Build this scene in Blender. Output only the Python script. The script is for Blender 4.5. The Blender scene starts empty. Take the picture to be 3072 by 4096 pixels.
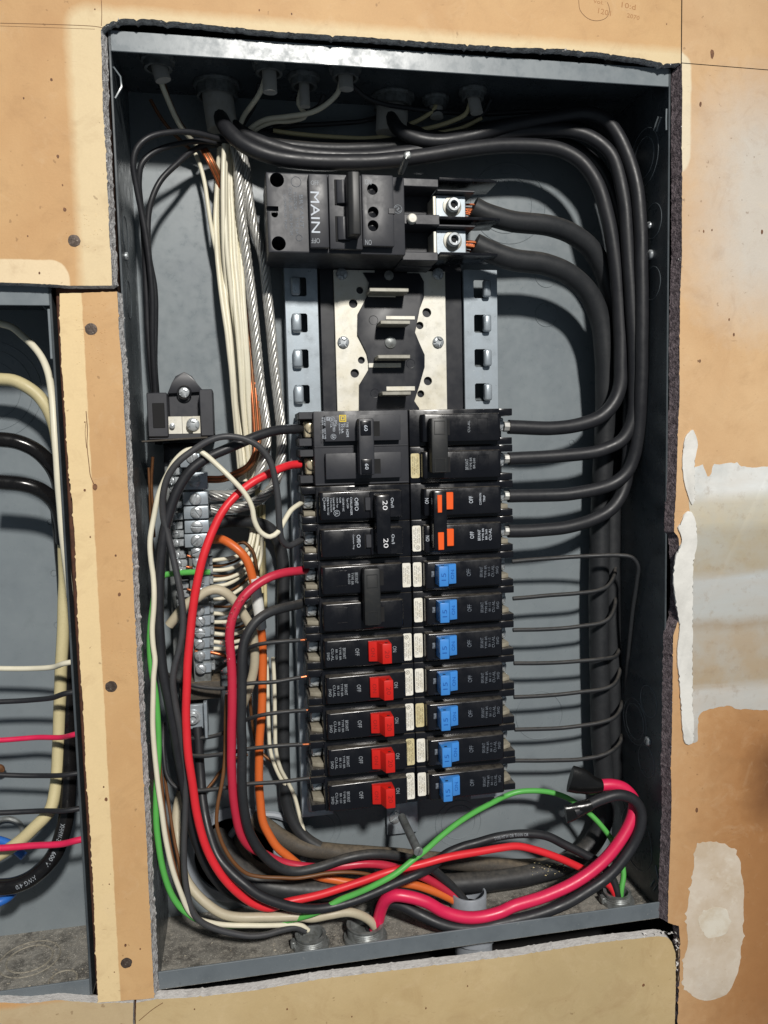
import bpy, bmesh, math, random
from mathutils import Vector, Matrix, noise
S = 0.001                      # everything below is authored in millimetres
scene = bpy.context.scene
COL = scene.collection
R = math.radians

# ------------------------------------------------------------------ camera
CX, CY, CZ = -118.0915, -514.7139, 54.1134
RT = Vector((0.982546360, -0.184560009, -0.023243334))
FW = Vector((0.181933543, 0.979481785, -0.086692674))
UP = Vector((0.038766423, 0.080950829, 0.995963919))
FPX = 3158.4067
cam_d = bpy.data.cameras.new("camera")
cam_d.sensor_fit = 'HORIZONTAL'; cam_d.sensor_width = 36.0
cam_d.lens = 36.0 * FPX / 3072.0
cam_d.clip_start = 0.01; cam_d.clip_end = 50
cam = bpy.data.objects.new("camera", cam_d); COL.objects.link(cam)
m = Matrix.Identity(4)
for i in range(3):
    m[i][0] = RT[i]; m[i][1] = UP[i]; m[i][2] = -FW[i]
m[0][3], m[1][3], m[2][3] = CX*S, CY*S, CZ*S
cam.matrix_world = m
scene.camera = cam

# ------------------------------------------------------------------ light
w = bpy.data.worlds.new("World"); scene.world = w; w.use_nodes = True
bgn = w.node_tree.nodes["Background"]
bgn.inputs[0].default_value = (0.72, 0.86, 1.0, 1); bgn.inputs[1].default_value = 0.14
ld = bpy.data.lights.new("work_lamp", 'SPOT'); ld.shadow_soft_size = 0.10
ld.spot_size = R(36); ld.spot_blend = 1.0
ld.energy = 345.0; ld.color = (1.0, 0.965, 0.91)
lo = bpy.data.objects.new("work_lamp", ld); COL.objects.link(lo)
LP = Vector((200, -2300, 1430)); lo.location = LP*S
lo.rotation_euler = (Vector((-60, 0, -60)) - LP).to_track_quat('-Z', 'Y').to_euler()
scene.view_settings.view_transform = 'Standard'; scene.view_settings.look = 'None'
scene.view_settings.exposure = 0.0; scene.view_settings.gamma = 1.0
scene.render.engine = 'CYCLES'
scene.render.resolution_x, scene.render.resolution_y = 768, 1024

# ------------------------------------------------------------------ helpers
def at(u, v, y):
    """point (mm) at depth y seen at picture position u, v (picture 1659 wide)"""
    U = u*3072/1659 - 1536; V = v*4096/2212 - 2048
    d = FW + RT*(U/FPX) - UP*(V/FPX)
    t = (y - CY)/d.y
    return Vector((CX + d.x*t, y, CZ + d.z*t))

class MB:
    """collects shapes in millimetres, links them as ONE mesh object"""
    def __init__(s): s.bm = bmesh.new()
    def _mi(s, faces, mi):
        for f in faces: f.material_index = mi
    def box(s, x0, x1, y0, y1, z0, z1, bev=0, mi=0, seg=1, rot=None, piv=None):
        if x0 > x1: x0, x1 = x1, x0
        if y0 > y1: y0, y1 = y1, y0
        if z0 > z1: z0, z1 = z1, z0
        M = Matrix.Translation(((x0+x1)/2, (y0+y1)/2, (z0+z1)/2)) @ Matrix.Diagonal((x1-x0, y1-y0, z1-z0, 1))
        if rot is not None:
            p = Vector(piv if piv else ((x0+x1)/2, (y0+y1)/2, (z0+z1)/2))
            M = Matrix.Translation(p) @ rot.to_4x4() @ Matrix.Translation(-p) @ M
        b2 = bmesh.new()
        bmesh.ops.create_cube(b2, size=1, matrix=M)
        if bev: bmesh.ops.bevel(b2, geom=b2.edges[:], offset=bev, segments=seg, profile=.5, affect='EDGES', clamp_overlap=True)
        s.merge(b2, mi); return s
    def merge(s, b2, mi=0):
        vm = {}
        for v in b2.verts: vm[v] = s.bm.verts.new(v.co)
        for f in b2.faces:
            try:
                g = s.bm.faces.new([vm[v] for v in f.verts]); g.material_index = mi
            except ValueError: pass
        b2.free()
    def poly(s, pts, mi=0):
        f = s.bm.faces.new([s.bm.verts.new(p) for p in pts]); f.material_index = mi; return f
    def prism(s, pts, y0, y1, mi=0, bev=0, back=None, side_mi=None):
        """outline pts (x,z), front at y0, back at y1"""
        n = len(pts)
        if sum(pts[i][0]*pts[(i+1) % n][1]-pts[(i+1) % n][0]*pts[i][1] for i in range(n)) < 0:
            pts = pts[::-1]; back = back[::-1] if back else None
        bk = back if back else pts
        b2 = bmesh.new()
        f = [b2.verts.new((p[0], y0, p[1])) for p in pts]; k = [b2.verts.new((p[0], y1, p[1])) for p in bk]
        F = b2.faces.new(f); F2 = b2.faces.new(k[::-1])
        for i in range(n):
            g = b2.faces.new((f[i], k[i], k[(i+1) % n], f[(i+1) % n]))
            g.material_index = side_mi if side_mi is not None else mi
        F.material_index = F2.material_index = mi
        if bev: bmesh.ops.bevel(b2, geom=[e for e in F.edges], offset=bev, segments=2, profile=.5, affect='EDGES', clamp_overlap=True)
        if side_mi is None: s.merge(b2, mi)
        else:
            vm = {v: s.bm.verts.new(v.co) for v in b2.verts}
            for q in b2.faces:
                g = s.bm.faces.new([vm[v] for v in q.verts]); g.material_index = q.material_index
            b2.free()
        return s
    def xprism(s, prof, z0, z1, sx=1, bev=0, mi=0):
        """profile (x,y) extruded along z"""
        b2 = bmesh.new()
        n = len(prof)
        a = [b2.verts.new((sx*p[0], p[1], z0)) for p in prof]; b = [b2.verts.new((sx*p[0], p[1], z1)) for p in prof]
        b2.faces.new(a); b2.faces.new(b[::-1])
        for i in range(n): b2.faces.new((a[i], b[i], b[(i+1) % n], a[(i+1) % n]))
        bmesh.ops.recalc_face_normals(b2, faces=b2.faces[:])
        if bev: bmesh.ops.bevel(b2, geom=b2.edges[:], offset=bev, segments=2, profile=.5, affect='EDGES', clamp_overlap=True)
        s.merge(b2, mi); return s
    def lathe(s, c, axis, prof, n=20, mi=0, arc=None):
        """prof: (radius, height along axis) from start to end"""
        ax = Vector(axis).normalized(); q = ax.to_track_quat('Z', 'Y')
        rows = []
        for (r, h) in prof:
            rows.append([s.bm.verts.new(Vector(c) + q @ Vector((r*math.cos(2*math.pi*k/n), r*math.sin(2*math.pi*k/n), h))) for k in range(n)])
        for a, b in zip(rows[:-1], rows[1:]):
            for k in range(n):
                s.bm.faces.new((a[k], a[(k+1) % n], b[(k+1) % n], b[k])).material_index = mi
        if prof[0][0] > 1e-6: s.bm.faces.new(rows[0][::-1]).material_index = mi
        if prof[-1][0] > 1e-6: s.bm.faces.new(rows[-1]).material_index = mi
        return s
    def cyl(s, p0, p1, r, n=16, mi=0, r2=None):
        p0 = Vector(p0); p1 = Vector(p1)
        return s.lathe(p0, p1-p0, [(r, 0), (r if r2 is None else r2, (p1-p0).length)], n, mi)
    def torus(s, c, axis, Rr, r, n=40, k=6, mi=0, a0=0, a1=360, sq=1.0):
        q = Vector(axis).normalized().to_track_quat('Z', 'Y'); rows = []
        full = abs(a1-a0) >= 360; cnt = n if full else n+1
        for i in range(cnt):
            t = R(a0 + (a1-a0)*i/n)
            rows.append([s.bm.verts.new(Vector(c) + q @ Vector(((Rr+r*math.cos(2*math.pi*j/k))*math.cos(t), (Rr+r*math.cos(2*math.pi*j/k))*math.sin(t)*sq, r*math.sin(2*math.pi*j/k)))) for j in range(k)])
        for i in range(n):
            a, b = rows[i], rows[(i+1) % cnt]
            for j in range(k): s.bm.faces.new((a[j], b[j], b[(j+1) % k], a[(j+1) % k])).material_index = mi
        return s
    def tube(s, P, rad, n=10, mi=0, flat=None):
        T = frames(P); rows = []
        for i, (p, (t, u, v)) in enumerate(zip(P, T)):
            r = rad[i] if isinstance(rad, (list, tuple)) else rad
            fl = flat[i] if flat else 1.0
            rows.append([s.bm.verts.new(p + u*(r*math.cos(2*math.pi*k/n)) + v*(r*fl*math.sin(2*math.pi*k/n))) for k in range(n)])
        for a, b in zip(rows[:-1], rows[1:]):
            for k in range(n): s.bm.faces.new((a[k], a[(k+1) % n], b[(k+1) % n], b[k])).material_index = mi
        s.bm.faces.new(rows[0][::-1]).material_index = mi; s.bm.faces.new(rows[-1]).material_index = mi
        return s
    def text(s, txt, cx, cz, L, H, y, rot=0, mi=0):
        V, F = glyphs(txt); c, n = math.cos(R(rot)), math.sin(R(rot))
        vs = [s.bm.verts.new((cx + c*a*L - n*b*H, y, cz + n*a*L + c*b*H)) for a, b in V]
        for f in F:
            try: s.bm.faces.new([vs[i] for i in f]).material_index = mi
            except ValueError: pass
        return s
    def screw(s, c, r, ang=0, h=1.6, mi=0, slot=True, axis=(0, -1, 0), mid=None):
        """round screw head with a real slot (two half discs over a base) or a cross recess"""
        ax = Vector(axis).normalized(); q = ax.to_track_quat('Z', 'Y') @ Matrix.Rotation(R(ang), 3, 'Z').to_quaternion()
        c = Vector(c); s.lathe(c, axis, [(r, 0), (r, h*.45), (r*.97, h*.5)], 20, mi)
        g = r*.15
        segs = [(0, 180), (180, 360)] if slot else [(0, 90), (90, 180), (180, 270), (270, 360)]
        for a0, a1 in segs:
            m_ = R((a0+a1)/2); off = Vector((math.cos(m_), math.sin(m_), 0))*(g if slot else g*1.4)
            nn = 10 if slot else 6; prof = [(1, .5), (.96, .72), (.8, .9), (.45, 1.02)]; rings = []
            for (fr, fh) in prof:
                ring = []
                for k in range(nn+1):
                    t = R(a0 + (a1-a0)*k/nn); rr = r*fr
                    px = Vector((rr*math.cos(t), rr*math.sin(t), 0))
                    d = px.dot(off.normalized())
                    need = g
                    if slot:
                        y_ = px.dot(off.normalized()); px = px + off.normalized()*max(0, need - y_)
                    else:
                        for e in (R(a0), R(a1)):
                            nrm = Vector((-math.sin(e), math.cos(e), 0)); nrm = nrm if nrm.dot(off) > 0 else -nrm
                            px = px + nrm*max(0, g - px.dot(nrm))
                    ring.append(s.bm.verts.new(c + q @ (px + Vector((0, 0, h*fh)))))
                rings.append(ring)
            for a, b in zip(rings[:-1], rings[1:]):
                for k in range(nn): s.bm.faces.new((a[k], a[k+1], b[k+1], b[k])).material_index = mi
                s.bm.faces.new((a[nn], a[0], b[0], b[nn])).material_index = mi
            s.bm.faces.new(rings[-1]).material_index = mi
        return s
    def build(s, name, mats, parent=None, loc=(0, 0, 0), smooth=40, recalc=True):
        loc = Vector(loc)
        if recalc: bmesh.ops.recalc_face_normals(s.bm, faces=s.bm.faces[:])
        for v in s.bm.verts: v.co = (v.co - loc)*S
        me = bpy.data.meshes.new(name); s.bm.to_mesh(me); s.bm.free()
        for mm in (mats if isinstance(mats, (list, tuple)) else [mats]): me.materials.append(mm)
        if smooth:
            me.polygons.foreach_set("use_smooth", [True]*len(me.polygons))
            try: me.set_sharp_from_angle(angle=R(smooth))
            except Exception: pass
        o = bpy.data.objects.new(name, me); COL.objects.link(o)
        if parent is not None: o.parent = parent
        else: o.location = loc*S
        return o

def frames(P):
    out = []; n = len(P); u = None
    for i in range(n):
        t = (P[min(i+1, n-1)] - P[max(i-1, 0)]).normalized()
        if u is None:
            u = t.orthogonal().normalized() if abs(t.y) > .95 else (Vector((0, 1, 0)).cross(t)).normalized()
        else:
            u = (u - t*u.dot(t)).normalized()
        out.append((t, u, t.cross(u)))
    return out

def spline(pts, step=2.5):
    """Catmull-Rom through pts, resampled"""
    P = [pts[0]*2-pts[1]] + list(pts) + [pts[-1]*2-pts[-2]]; out = []
    for i in range(1, len(P)-2):
        a, b, c, d = P[i-1:i+3]; k = max(2, int((c-b).length/step))
        t0 = 0; t1 = t0+max(1e-4, (b-a).length**.5); t2 = t1+max(1e-4, (c-b).length**.5); t3 = t2+max(1e-4, (d-c).length**.5)
        for j in range(k):
            t = t1+(t2-t1)*j/k
            A1 = a*((t1-t)/(t1-t0))+b*((t-t0)/(t1-t0)); A2 = b*((t2-t)/(t2-t1))+c*((t-t1)/(t2-t1)); A3 = c*((t3-t)/(t3-t2))+d*((t-t2)/(t3-t2))
            B1 = A1*((t2-t)/(t2-t0))+A2*((t-t0)/(t2-t0)); B2 = A2*((t3-t)/(t3-t1))+A3*((t-t1)/(t3-t1))
            out.append(B1*((t2-t)/(t2-t1))+B2*((t-t1)/(t2-t1)))
    out.append(pts[-1].copy()); return out

_g = {}
def glyphs(txt):
    """outline of a line of text, centred, scaled to a unit box"""
    if txt in _g: return _g[txt]
    cu = bpy.data.curves.new('t', 'FONT'); cu.body = txt; cu.resolution_u = 2; cu.size = 1
    ob = bpy.data.objects.new('t', cu); COL.objects.link(ob)
    me = bpy.data.meshes.new_from_object(ob.evaluated_get(bpy.context.evaluated_depsgraph_get()))
    V = [(v.co.x, v.co.y) for v in me.vertices]; F = [tuple(p.vertices) for p in me.polygons]
    bpy.data.objects.remove(ob); bpy.data.curves.remove(cu); bpy.data.meshes.remove(me)
    x0, x1 = min(v[0] for v in V), max(v[0] for v in V); y0, y1 = min(v[1] for v in V), max(v[1] for v in V)
    V = [((a-(x0+x1)/2)/max(x1-x0, 1e-6), (b-(y0+y1)/2)/max(y1-y0, 1e-6)) for a, b in V]
    _g[txt] = (V, F); return _g[txt]

def tag(o, label=None, cat=None, group=None, kind=None):
    if label: o['label'] = label
    if cat: o['category'] = cat
    if group: o['group'] = group
    if kind: o['kind'] = kind
    return o
def thing(name, label, cat, loc=(0, 0, 0), group=None):
    o = bpy.data.objects.new(name, None); COL.objects.link(o); o.location = Vector(loc)*S
    o.empty_display_size = .01
    return tag(o, label, cat, group)
def copy_tree(o, parent=None):
    c = o.copy(); COL.objects.link(c)
    if parent: c.parent = parent
    for ch in list(o.children): copy_tree(ch, c)
    return c
def cut(o, mb):
    """subtract the shapes in mb from mesh object o (same local frame)"""
    me = bpy.data.meshes.new('c'); bmesh.ops.recalc_face_normals(mb.bm, faces=mb.bm.faces[:])
    for v in mb.bm.verts: v.co = v.co*S
    mb.bm.to_mesh(me); mb.bm.free()
    co = bpy.data.objects.new('c', me); COL.objects.link(co)
    par, lc = o.parent, o.location.copy(); o.parent = None; o.location = (0, 0, 0)
    md = o.modifiers.new('b', 'BOOLEAN'); md.object = co; md.operation = 'DIFFERENCE'; md.solver = 'EXACT'; md.use_self = True
    bpy.context.view_layer.update()
    new = bpy.data.meshes.new_from_object(o.evaluated_get(bpy.context.evaluated_depsgraph_get()))
    o.modifiers.clear(); o.data = new; new.name = o.name
    new.polygons.foreach_set("use_smooth", [True]*len(new.polygons)); new.set_sharp_from_angle(angle=R(35))
    bpy.data.objects.remove(co); o.parent = par; o.location = lc
    return o

# ------------------------------------------------------------------ materials
def nd(nt, typ, **kw):
    n = nt.nodes.new(typ)
    for k, v in kw.items(): setattr(n, k, v)
    return n
def mth(nt, op, a, b=None, c=None, clamp=False):
    n = nt.nodes.new('ShaderNodeMath'); n.operation = op; n.use_clamp = clamp
    for i, x in enumerate((a, b, c)):
        if x is None: continue
        if isinstance(x, (int, float)): n.inputs[i].default_value = x
        else: nt.links.new(x, n.inputs[i])
    return n.outputs[0]
def mixc(nt, f, a, b):
    n = nt.nodes.new('ShaderNodeMix'); n.data_type = 'RGBA'
    for i, x in ((0, f), (6, a), (7, b)):
        if isinstance(x, (int, float)): n.inputs[i].default_value = x
        elif isinstance(x, tuple): n.inputs[i].default_value = (*x, 1) if len(x) == 3 else x
        else: nt.links.new(x, n.inputs[i])
    return n.outputs[2]
def noisef(nt, co, scale, detail=4, rough=.55, lo=.4, hi=.6, dist=0):
    n = nd(nt, 'ShaderNodeTexNoise'); n.inputs['Scale'].default_value = scale; n.inputs['Detail'].default_value = detail
    n.inputs['Roughness'].default_value = rough; n.inputs['Distortion'].default_value = dist; nt.links.new(co, n.inputs['Vector'])
    mr = nd(nt, 'ShaderNodeMapRange'); mr.inputs['From Min'].default_value = lo; mr.inputs['From Max'].default_value = hi
    nt.links.new(n.outputs['Fac'], mr.inputs['Value']); return mr.outputs[0], n.outputs['Fac']
def srgb(r, g, b):
    f = lambda c: (c/255/12.92) if c <= 10 else ((c/255+.055)/1.055)**2.4
    return (f(r), f(g), f(b))
def mat(name, col, rough=.5, metal=0, layers=(), bump=None, spec=.5, rvar=0.0, coat=0, settle=None):
    """layers: (scale per mm, lo, hi, colour, amount)"""
    m_ = bpy.data.materials.new(name); m_.use_nodes = True; nt = m_.node_tree; b = nt.nodes['Principled BSDF']
    tc = nd(nt, 'ShaderNodeTexCoord'); co = tc.outputs['Object']
    c = col
    for i, (sc, lo_, hi_, cc, am) in enumerate(layers):
        mp = nd(nt, 'ShaderNodeMapping'); mp.inputs['Location'].default_value = (i*.37, i*.11, i*.53); nt.links.new(co, mp.inputs[0])
        f, _ = noisef(nt, mp.outputs[0], sc*1000, 5, .6, lo_, hi_)
        c = mixc(nt, mth(nt, 'MULTIPLY', f, am), c, cc)
    if settle:                                    # dust that has settled on faces looking up
        ge = nd(nt, 'ShaderNodeNewGeometry'); sp = nd(nt, 'ShaderNodeSeparateXYZ'); nt.links.new(ge.outputs['Normal'], sp.inputs[0])
        mr = nd(nt, 'ShaderNodeMapRange'); mr.inputs['From Min'].default_value = .45; mr.inputs['From Max'].default_value = .95; nt.links.new(sp.outputs[2], mr.inputs['Value'])
        f, _ = noisef(nt, co, 260, 4, .6, .2, .6)
        c = mixc(nt, mth(nt, 'MULTIPLY', mth(nt, 'MULTIPLY', mr.outputs[0], f), settle[0]), c, settle[1])
    if isinstance(c, tuple): b.inputs['Base Color'].default_value = (*c, 1)
    else: nt.links.new(c, b.inputs['Base Color'])
    b.inputs['Metallic'].default_value = metal; b.inputs['Specular IOR Level'].default_value = spec
    b.inputs['Coat Weight'].default_value = coat; b.inputs['Coat Roughness'].default_value = .15
    if rvar:
        f, _ = noisef(nt, co, 120, 4, .6, .35, .65)
        r_ = mth(nt, 'MULTIPLY_ADD', f, rvar, rough - rvar/2); nt.links.new(r_, b.inputs['Roughness'])
    else: b.inputs['Roughness'].default_value = rough
    if bump:
        f, raw = noisef(nt, co, bump[0]*1000, 4, .6)
        bn = nd(nt, 'ShaderNodeBump'); bn.inputs['Strength'].default_value = bump[1]; bn.inputs['Distance'].default_value = bump[2]*S
        nt.links.new(raw, bn.inputs['Height']); nt.links.new(bn.outputs[0], b.inputs['Normal'])
    return m_

def wallmat(name, base, alt, masks=(), dark=None, seed=0.0, rough=.62):
    """painted drywall paper; masks: (x0,x1,z0,z1,corner,feather,colour,amount) in mm"""
    m_ = bpy.data.materials.new(name); m_.use_nodes = True; nt = m_.node_tree; b = nt.nodes['Principled BSDF']
    ge = nd(nt, 'ShaderNodeTexCoord'); mp = nd(nt, 'ShaderNodeMapping'); mp.inputs['Scale'].default_value = (1000, 1000, 1000)
    nt.links.new(ge.outputs['Object'], mp.inputs[0]); co = mp.outputs[0]
    off = nd(nt, 'ShaderNodeMapping'); off.inputs['Location'].default_value = (seed*91, 0, seed*57); nt.links.new(co, off.inputs[0]); cs = off.outputs[0]
    f1, _ = noisef(nt, cs, .012, 5, .6, .35, .68, .6); f2, _ = noisef(nt, cs, .09, 5, .65, .45, .8); f3, r3 = noisef(nt, cs, .9, 3, .6, .3, .7)
    c = mixc(nt, mth(nt, 'MULTIPLY', f1, .75), base, alt)
    c = mixc(nt, mth(nt, 'MULTIPLY', f2, .18), c, tuple(x*.72 for x in base))
    sep = nd(nt, 'ShaderNodeSeparateXYZ'); nt.links.new(co, sep.inputs[0]); X, Z = sep.outputs[0], sep.outputs[2]
    _, wob = noisef(nt, cs, .12, 4, .6)
    for (x0, x1, z0, z1, cr, fe, cc, am) in masks:
        qx = mth(nt, 'SUBTRACT', mth(nt, 'ABSOLUTE', mth(nt, 'SUBTRACT', X, (x0+x1)/2)), (x1-x0)/2-cr)
        qz = mth(nt, 'SUBTRACT', mth(nt, 'ABSOLUTE', mth(nt, 'SUBTRACT', Z, (z0+z1)/2)), (z1-z0)/2-cr)
        mx, mz = mth(nt, 'MAXIMUM', qx, 0), mth(nt, 'MAXIMUM', qz, 0)
        ln = mth(nt, 'SQRT', mth(nt, 'ADD', mth(nt, 'MULTIPLY', mx, mx), mth(nt, 'MULTIPLY', mz, mz)))
        d = mth(nt, 'SUBTRACT', mth(nt, 'ADD', ln, mth(nt, 'MINIMUM', mth(nt, 'MAXIMUM', qx, qz), 0)), cr)
        d = mth(nt, 'MULTIPLY_ADD', mth(nt, 'SUBTRACT', wob, .5), 1.2+fe*.35, d)
        f = mth(nt, 'MULTIPLY_ADD', d, -1.0/fe, .5, True)
        cv = mixc(nt, mth(nt, 'MULTIPLY', f2, .25), cc, tuple(x*.82 for x in cc))
        c = mixc(nt, mth(nt, 'MULTIPLY', f, am), c, cv)
    # small specks and scuffs
    f5, _ = noisef(nt, cs, .22, 2, .5, .72, .76); c = mixc(nt, mth(nt, 'MULTIPLY', f5, .42), c, srgb(112, 78, 50))
    sk = nd(nt, 'ShaderNodeMapping'); sk.inputs['Scale'].default_value = (.16, 1, .9); sk.inputs['Rotation'].default_value = (0, R(28), 0); nt.links.new(cs, sk.inputs[0])
    f6, _ = noisef(nt, sk.outputs[0], .5, 3, .6, .7, .76); c = mixc(nt, mth(nt, 'MULTIPLY', f6, .3), c, srgb(130, 96, 66))
    f7, _ = noisef(nt, cs, .035, 6, .7, .52, .78, 1.2); c = mixc(nt, mth(nt, 'MULTIPLY', f7, .3), c, srgb(150, 112, 74))
    f8, _ = noisef(nt, cs, .05, 6, .7, .56, .8, .8); c = mixc(nt, mth(nt, 'MULTIPLY', f8, .22), c, srgb(232, 208, 172))
    c = mixc(nt, mth(nt, 'MULTIPLY', f3, .06), c, (0.2, .13, .07))
    nt.links.new(c, b.inputs['Base Color']); b.inputs['Roughness'].default_value = rough; b.inputs['Specular IOR Level'].default_value = .35
    bn = nd(nt, 'ShaderNodeBump'); bn.inputs['Strength'].default_value = .5; bn.inputs['Distance'].default_value = .12*S
    hh = mth(nt, 'ADD', r3, mth(nt, 'MULTIPLY', f2, .6)); nt.links.new(hh, bn.inputs['Height']); nt.links.new(bn.outputs[0], b.inputs['Normal'])
    return m_

DUST = srgb(120, 108, 90)
M = {}
M['gypsum'] = mat('gypsum_core', srgb(206, 204, 203), .85, layers=[(.22, .42, .6, srgb(120, 114, 112), .8), (.7, .5, .66, srgb(232, 230, 227), .8), (.9, .62, .7, srgb(50, 44, 42), .8)], bump=(.5, 1, 1.3))
M['gypsum_white'] = mat('chalky_gypsum', srgb(214, 210, 206), .9, layers=[(.2, .45, .7, srgb(168, 162, 158), .6), (1.0, .6, .75, srgb(236, 234, 230), .7)], bump=(.5, .8, .8))
M['gypsum_dark'] = mat('gypsum_torn_paper', srgb(124, 112, 116), .95, layers=[(.3, .42, .6, srgb(66, 56, 60), .8), (1.0, .55, .72, srgb(160, 150, 148), .6)], bump=(.6, 1, 1.4))
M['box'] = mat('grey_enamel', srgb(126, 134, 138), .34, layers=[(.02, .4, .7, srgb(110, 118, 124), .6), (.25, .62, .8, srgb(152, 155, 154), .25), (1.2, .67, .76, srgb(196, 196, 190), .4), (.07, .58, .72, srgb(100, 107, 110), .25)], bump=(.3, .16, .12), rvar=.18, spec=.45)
M['boxmid'] = mat('grey_enamel_lip', srgb(104, 111, 116), .36, layers=[(.05, .45, .7, srgb(88, 95, 100), .6), (.6, .64, .74, srgb(160, 160, 154), .4), (.3, .66, .76, srgb(60, 62, 62), .5)], bump=(.4, .15, .12), rvar=.15)  # same enamel, darker: light falloff painted into the bottom lip
M['boxdark'] = mat('grey_enamel_shaded_worn', srgb(74, 80, 84), .32, layers=[(.05, .45, .7, srgb(56, 60, 63), .7), (.5, .66, .8, srgb(130, 130, 126), .4)], bump=(.4, .2, .15), rvar=.15)  # box enamel darkened: shade of the inner walls painted in, plus wear
M['floor'] = mat('dusty_steel', srgb(130, 127, 120), .85, layers=[(.045, .42, .58, srgb(82, 79, 74), .85), (.13, .5, .66, srgb(156, 151, 141), .7), (.35, .5, .7, srgb(168, 163, 153), .6), (1.1, .59, .67, srgb(210, 205, 194), .8), (.8, .64, .72, srgb(52, 46, 40), .7)], bump=(.9, .8, .5))
M['dustring'] = mat('dusty_knockout_rim', srgb(150, 144, 130), .8, layers=[(.5, .45, .65, srgb(100, 94, 84), .8)])
M['steel'] = mat('galvanised', srgb(172, 181, 188), .34, .4, layers=[(.12, .4, .65, srgb(140, 151, 160), .6), (.6, .6, .75, srgb(205, 210, 214), .5)], bump=(.6, .15, .1), rvar=.15)
M['tin'] = mat('tinned_bus', srgb(222, 219, 208), .42, .2, layers=[(.05, .42, .66, srgb(204, 196, 172), .6), (.4, .6, .78, srgb(120, 112, 100), .4)], bump=(.8, .2, .1), rvar=.2)
M['screw'] = mat('screw_steel', srgb(190, 195, 198), .3, .5, layers=[(.3, .45, .7, srgb(84, 84, 82), .6)], rvar=.15)
M['brass'] = mat('brass_screw', srgb(196, 184, 156), .32, .45, layers=[(.4, .45, .7, srgb(110, 96, 70), .5)])
M['black'] = mat('black_phenolic', srgb(17, 18, 23), .24, layers=[(.05, .5, .75, srgb(27, 27, 31), .6), (.6, .68, .8, srgb(90, 88, 84), .22)], bump=(.5, .08, .08), rvar=.16, spec=.5, settle=(.55, srgb(112, 106, 96)))  # settle: dust, also painting in the light the top faces catch
M['black_tie'] = mat('black_tie_bar', srgb(34, 35, 36), .45, layers=[(.3, .5, .75, srgb(56, 55, 50), .4)], bump=(.5, .12, .1))
M['black_matte'] = mat('black_moulding', srgb(52, 53, 58), .46, layers=[(.06, .45, .7, srgb(40, 41, 46), .7), (.4, .62, .8, srgb(84, 82, 82), .3)], bump=(.6, .12, .1), rvar=.16)
M['hole'] = mat('deep_black', srgb(10, 10, 12), .8)
M['tin_dull'] = mat('dull_tinned_copper', srgb(156, 154, 144), .45, .3, layers=[(.2, .45, .7, srgb(116, 112, 102), .6)])
M['alu_core'] = mat('shadowed_strand_core', srgb(70, 68, 66), .6, .5)
M['ins'] = mat('black_insulator', srgb(27, 29, 36), .36, layers=[(.06, .45, .7, srgb(21, 22, 28), .7)], rvar=.1)
M['beige'] = mat('beige_moulding', srgb(150, 144, 128), .6, layers=[(.2, .4, .7, srgb(118, 110, 95), .6)])
M['red_h'] = mat('red_handle', srgb(205, 34, 26), .38, layers=[(.3, .6, .8, srgb(160, 30, 22), .4)], bump=(.9, .1, .08))
M['blue_h'] = mat('blue_handle', srgb(66, 138, 214), .36, layers=[(.3, .6, .8, srgb(90, 150, 215), .5)], bump=(.9, .1, .08))
M['orange_h'] = mat('orange_handle', srgb(240, 92, 22), .45, layers=[(.3, .6, .8, srgb(200, 74, 18), .4)])
M['ink'] = mat('white_print', srgb(196, 203, 212), .6)
M['ink_dim'] = mat('worn_print', srgb(120, 128, 138), .6, layers=[(1.2, .4, .6, srgb(60, 64, 72), .8)])
M['ink_grey'] = mat('worn_white_print', srgb(150, 156, 162), .6, layers=[(1.0, .45, .7, srgb(100, 104, 110), .5)])
M['ink_dark'] = mat('dark_print', srgb(60, 55, 50), .7)
M['ink_emb_r'] = mat('embossed_red', srgb(150, 22, 18), .5)
M['blue_h'].node_tree.nodes['Principled BSDF'].inputs['Specular IOR Level'].default_value = .5
M['ink_emb_b'] = mat('embossed_blue', srgb(24, 86, 165), .5)
M['yellow'] = mat('yellow_print', srgb(235, 205, 50), .6)
M['label'] = mat('paper_label', srgb(238, 235, 224), .6, layers=[(.15, .45, .75, srgb(205, 194, 160), .5)])
M['label_old'] = mat('yellowed_label', srgb(212, 200, 156), .6, layers=[(.3, .45, .7, srgb(170, 150, 100), .6)])
M['pvc'] = mat('grey_pvc', srgb(150, 156, 164), .45, layers=[(.1, .45, .7, srgb(120, 124, 128), .5)])
M['locknut'] = mat('zinc_casting', srgb(136, 140, 140), .4, .4, layers=[(.2, .4, .66, srgb(84, 84, 80), .7), (.7, .62, .75, srgb(150, 146, 134), .5)], bump=(.5, .3, .3), rvar=.15)
M['wood'] = mat('dark_wood', srgb(86, 52, 34), .8, layers=[(.15, .4, .65, srgb(52, 30, 20), .8)], bump=(.4, .5, .5))
M['void'] = mat('wall_cavity_dark', srgb(22, 20, 20), .9)
M['joint'] = mat('joint_compound', srgb(226, 224, 218), .4, layers=[(.06, .45, .7, srgb(200, 198, 192), .6), (.5, .7, .78, srgb(130, 118, 104), .5)], bump=(.12, .5, .8))
M['nail'] = mat('rusty_nail', srgb(92, 80, 72), .55, .4, layers=[(.4, .4, .65, srgb(60, 48, 40), .8), (1, .62, .7, srgb(190, 180, 165), .6)], bump=(.8, .5, .4))
M['pencil'] = mat('pencil', srgb(120, 86, 60), .8)
M['copper'] = mat('bare_copper', srgb(190, 108, 66), .32, .6, layers=[(.15, .4, .65, srgb(120, 64, 38), .7)])
M['copper_old'] = mat('tarnished_copper', srgb(124, 84, 52), .45, .5, layers=[(.12, .4, .65, srgb(84, 56, 36), .7), (.4, .6, .75, srgb(170, 110, 66), .5)])
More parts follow.
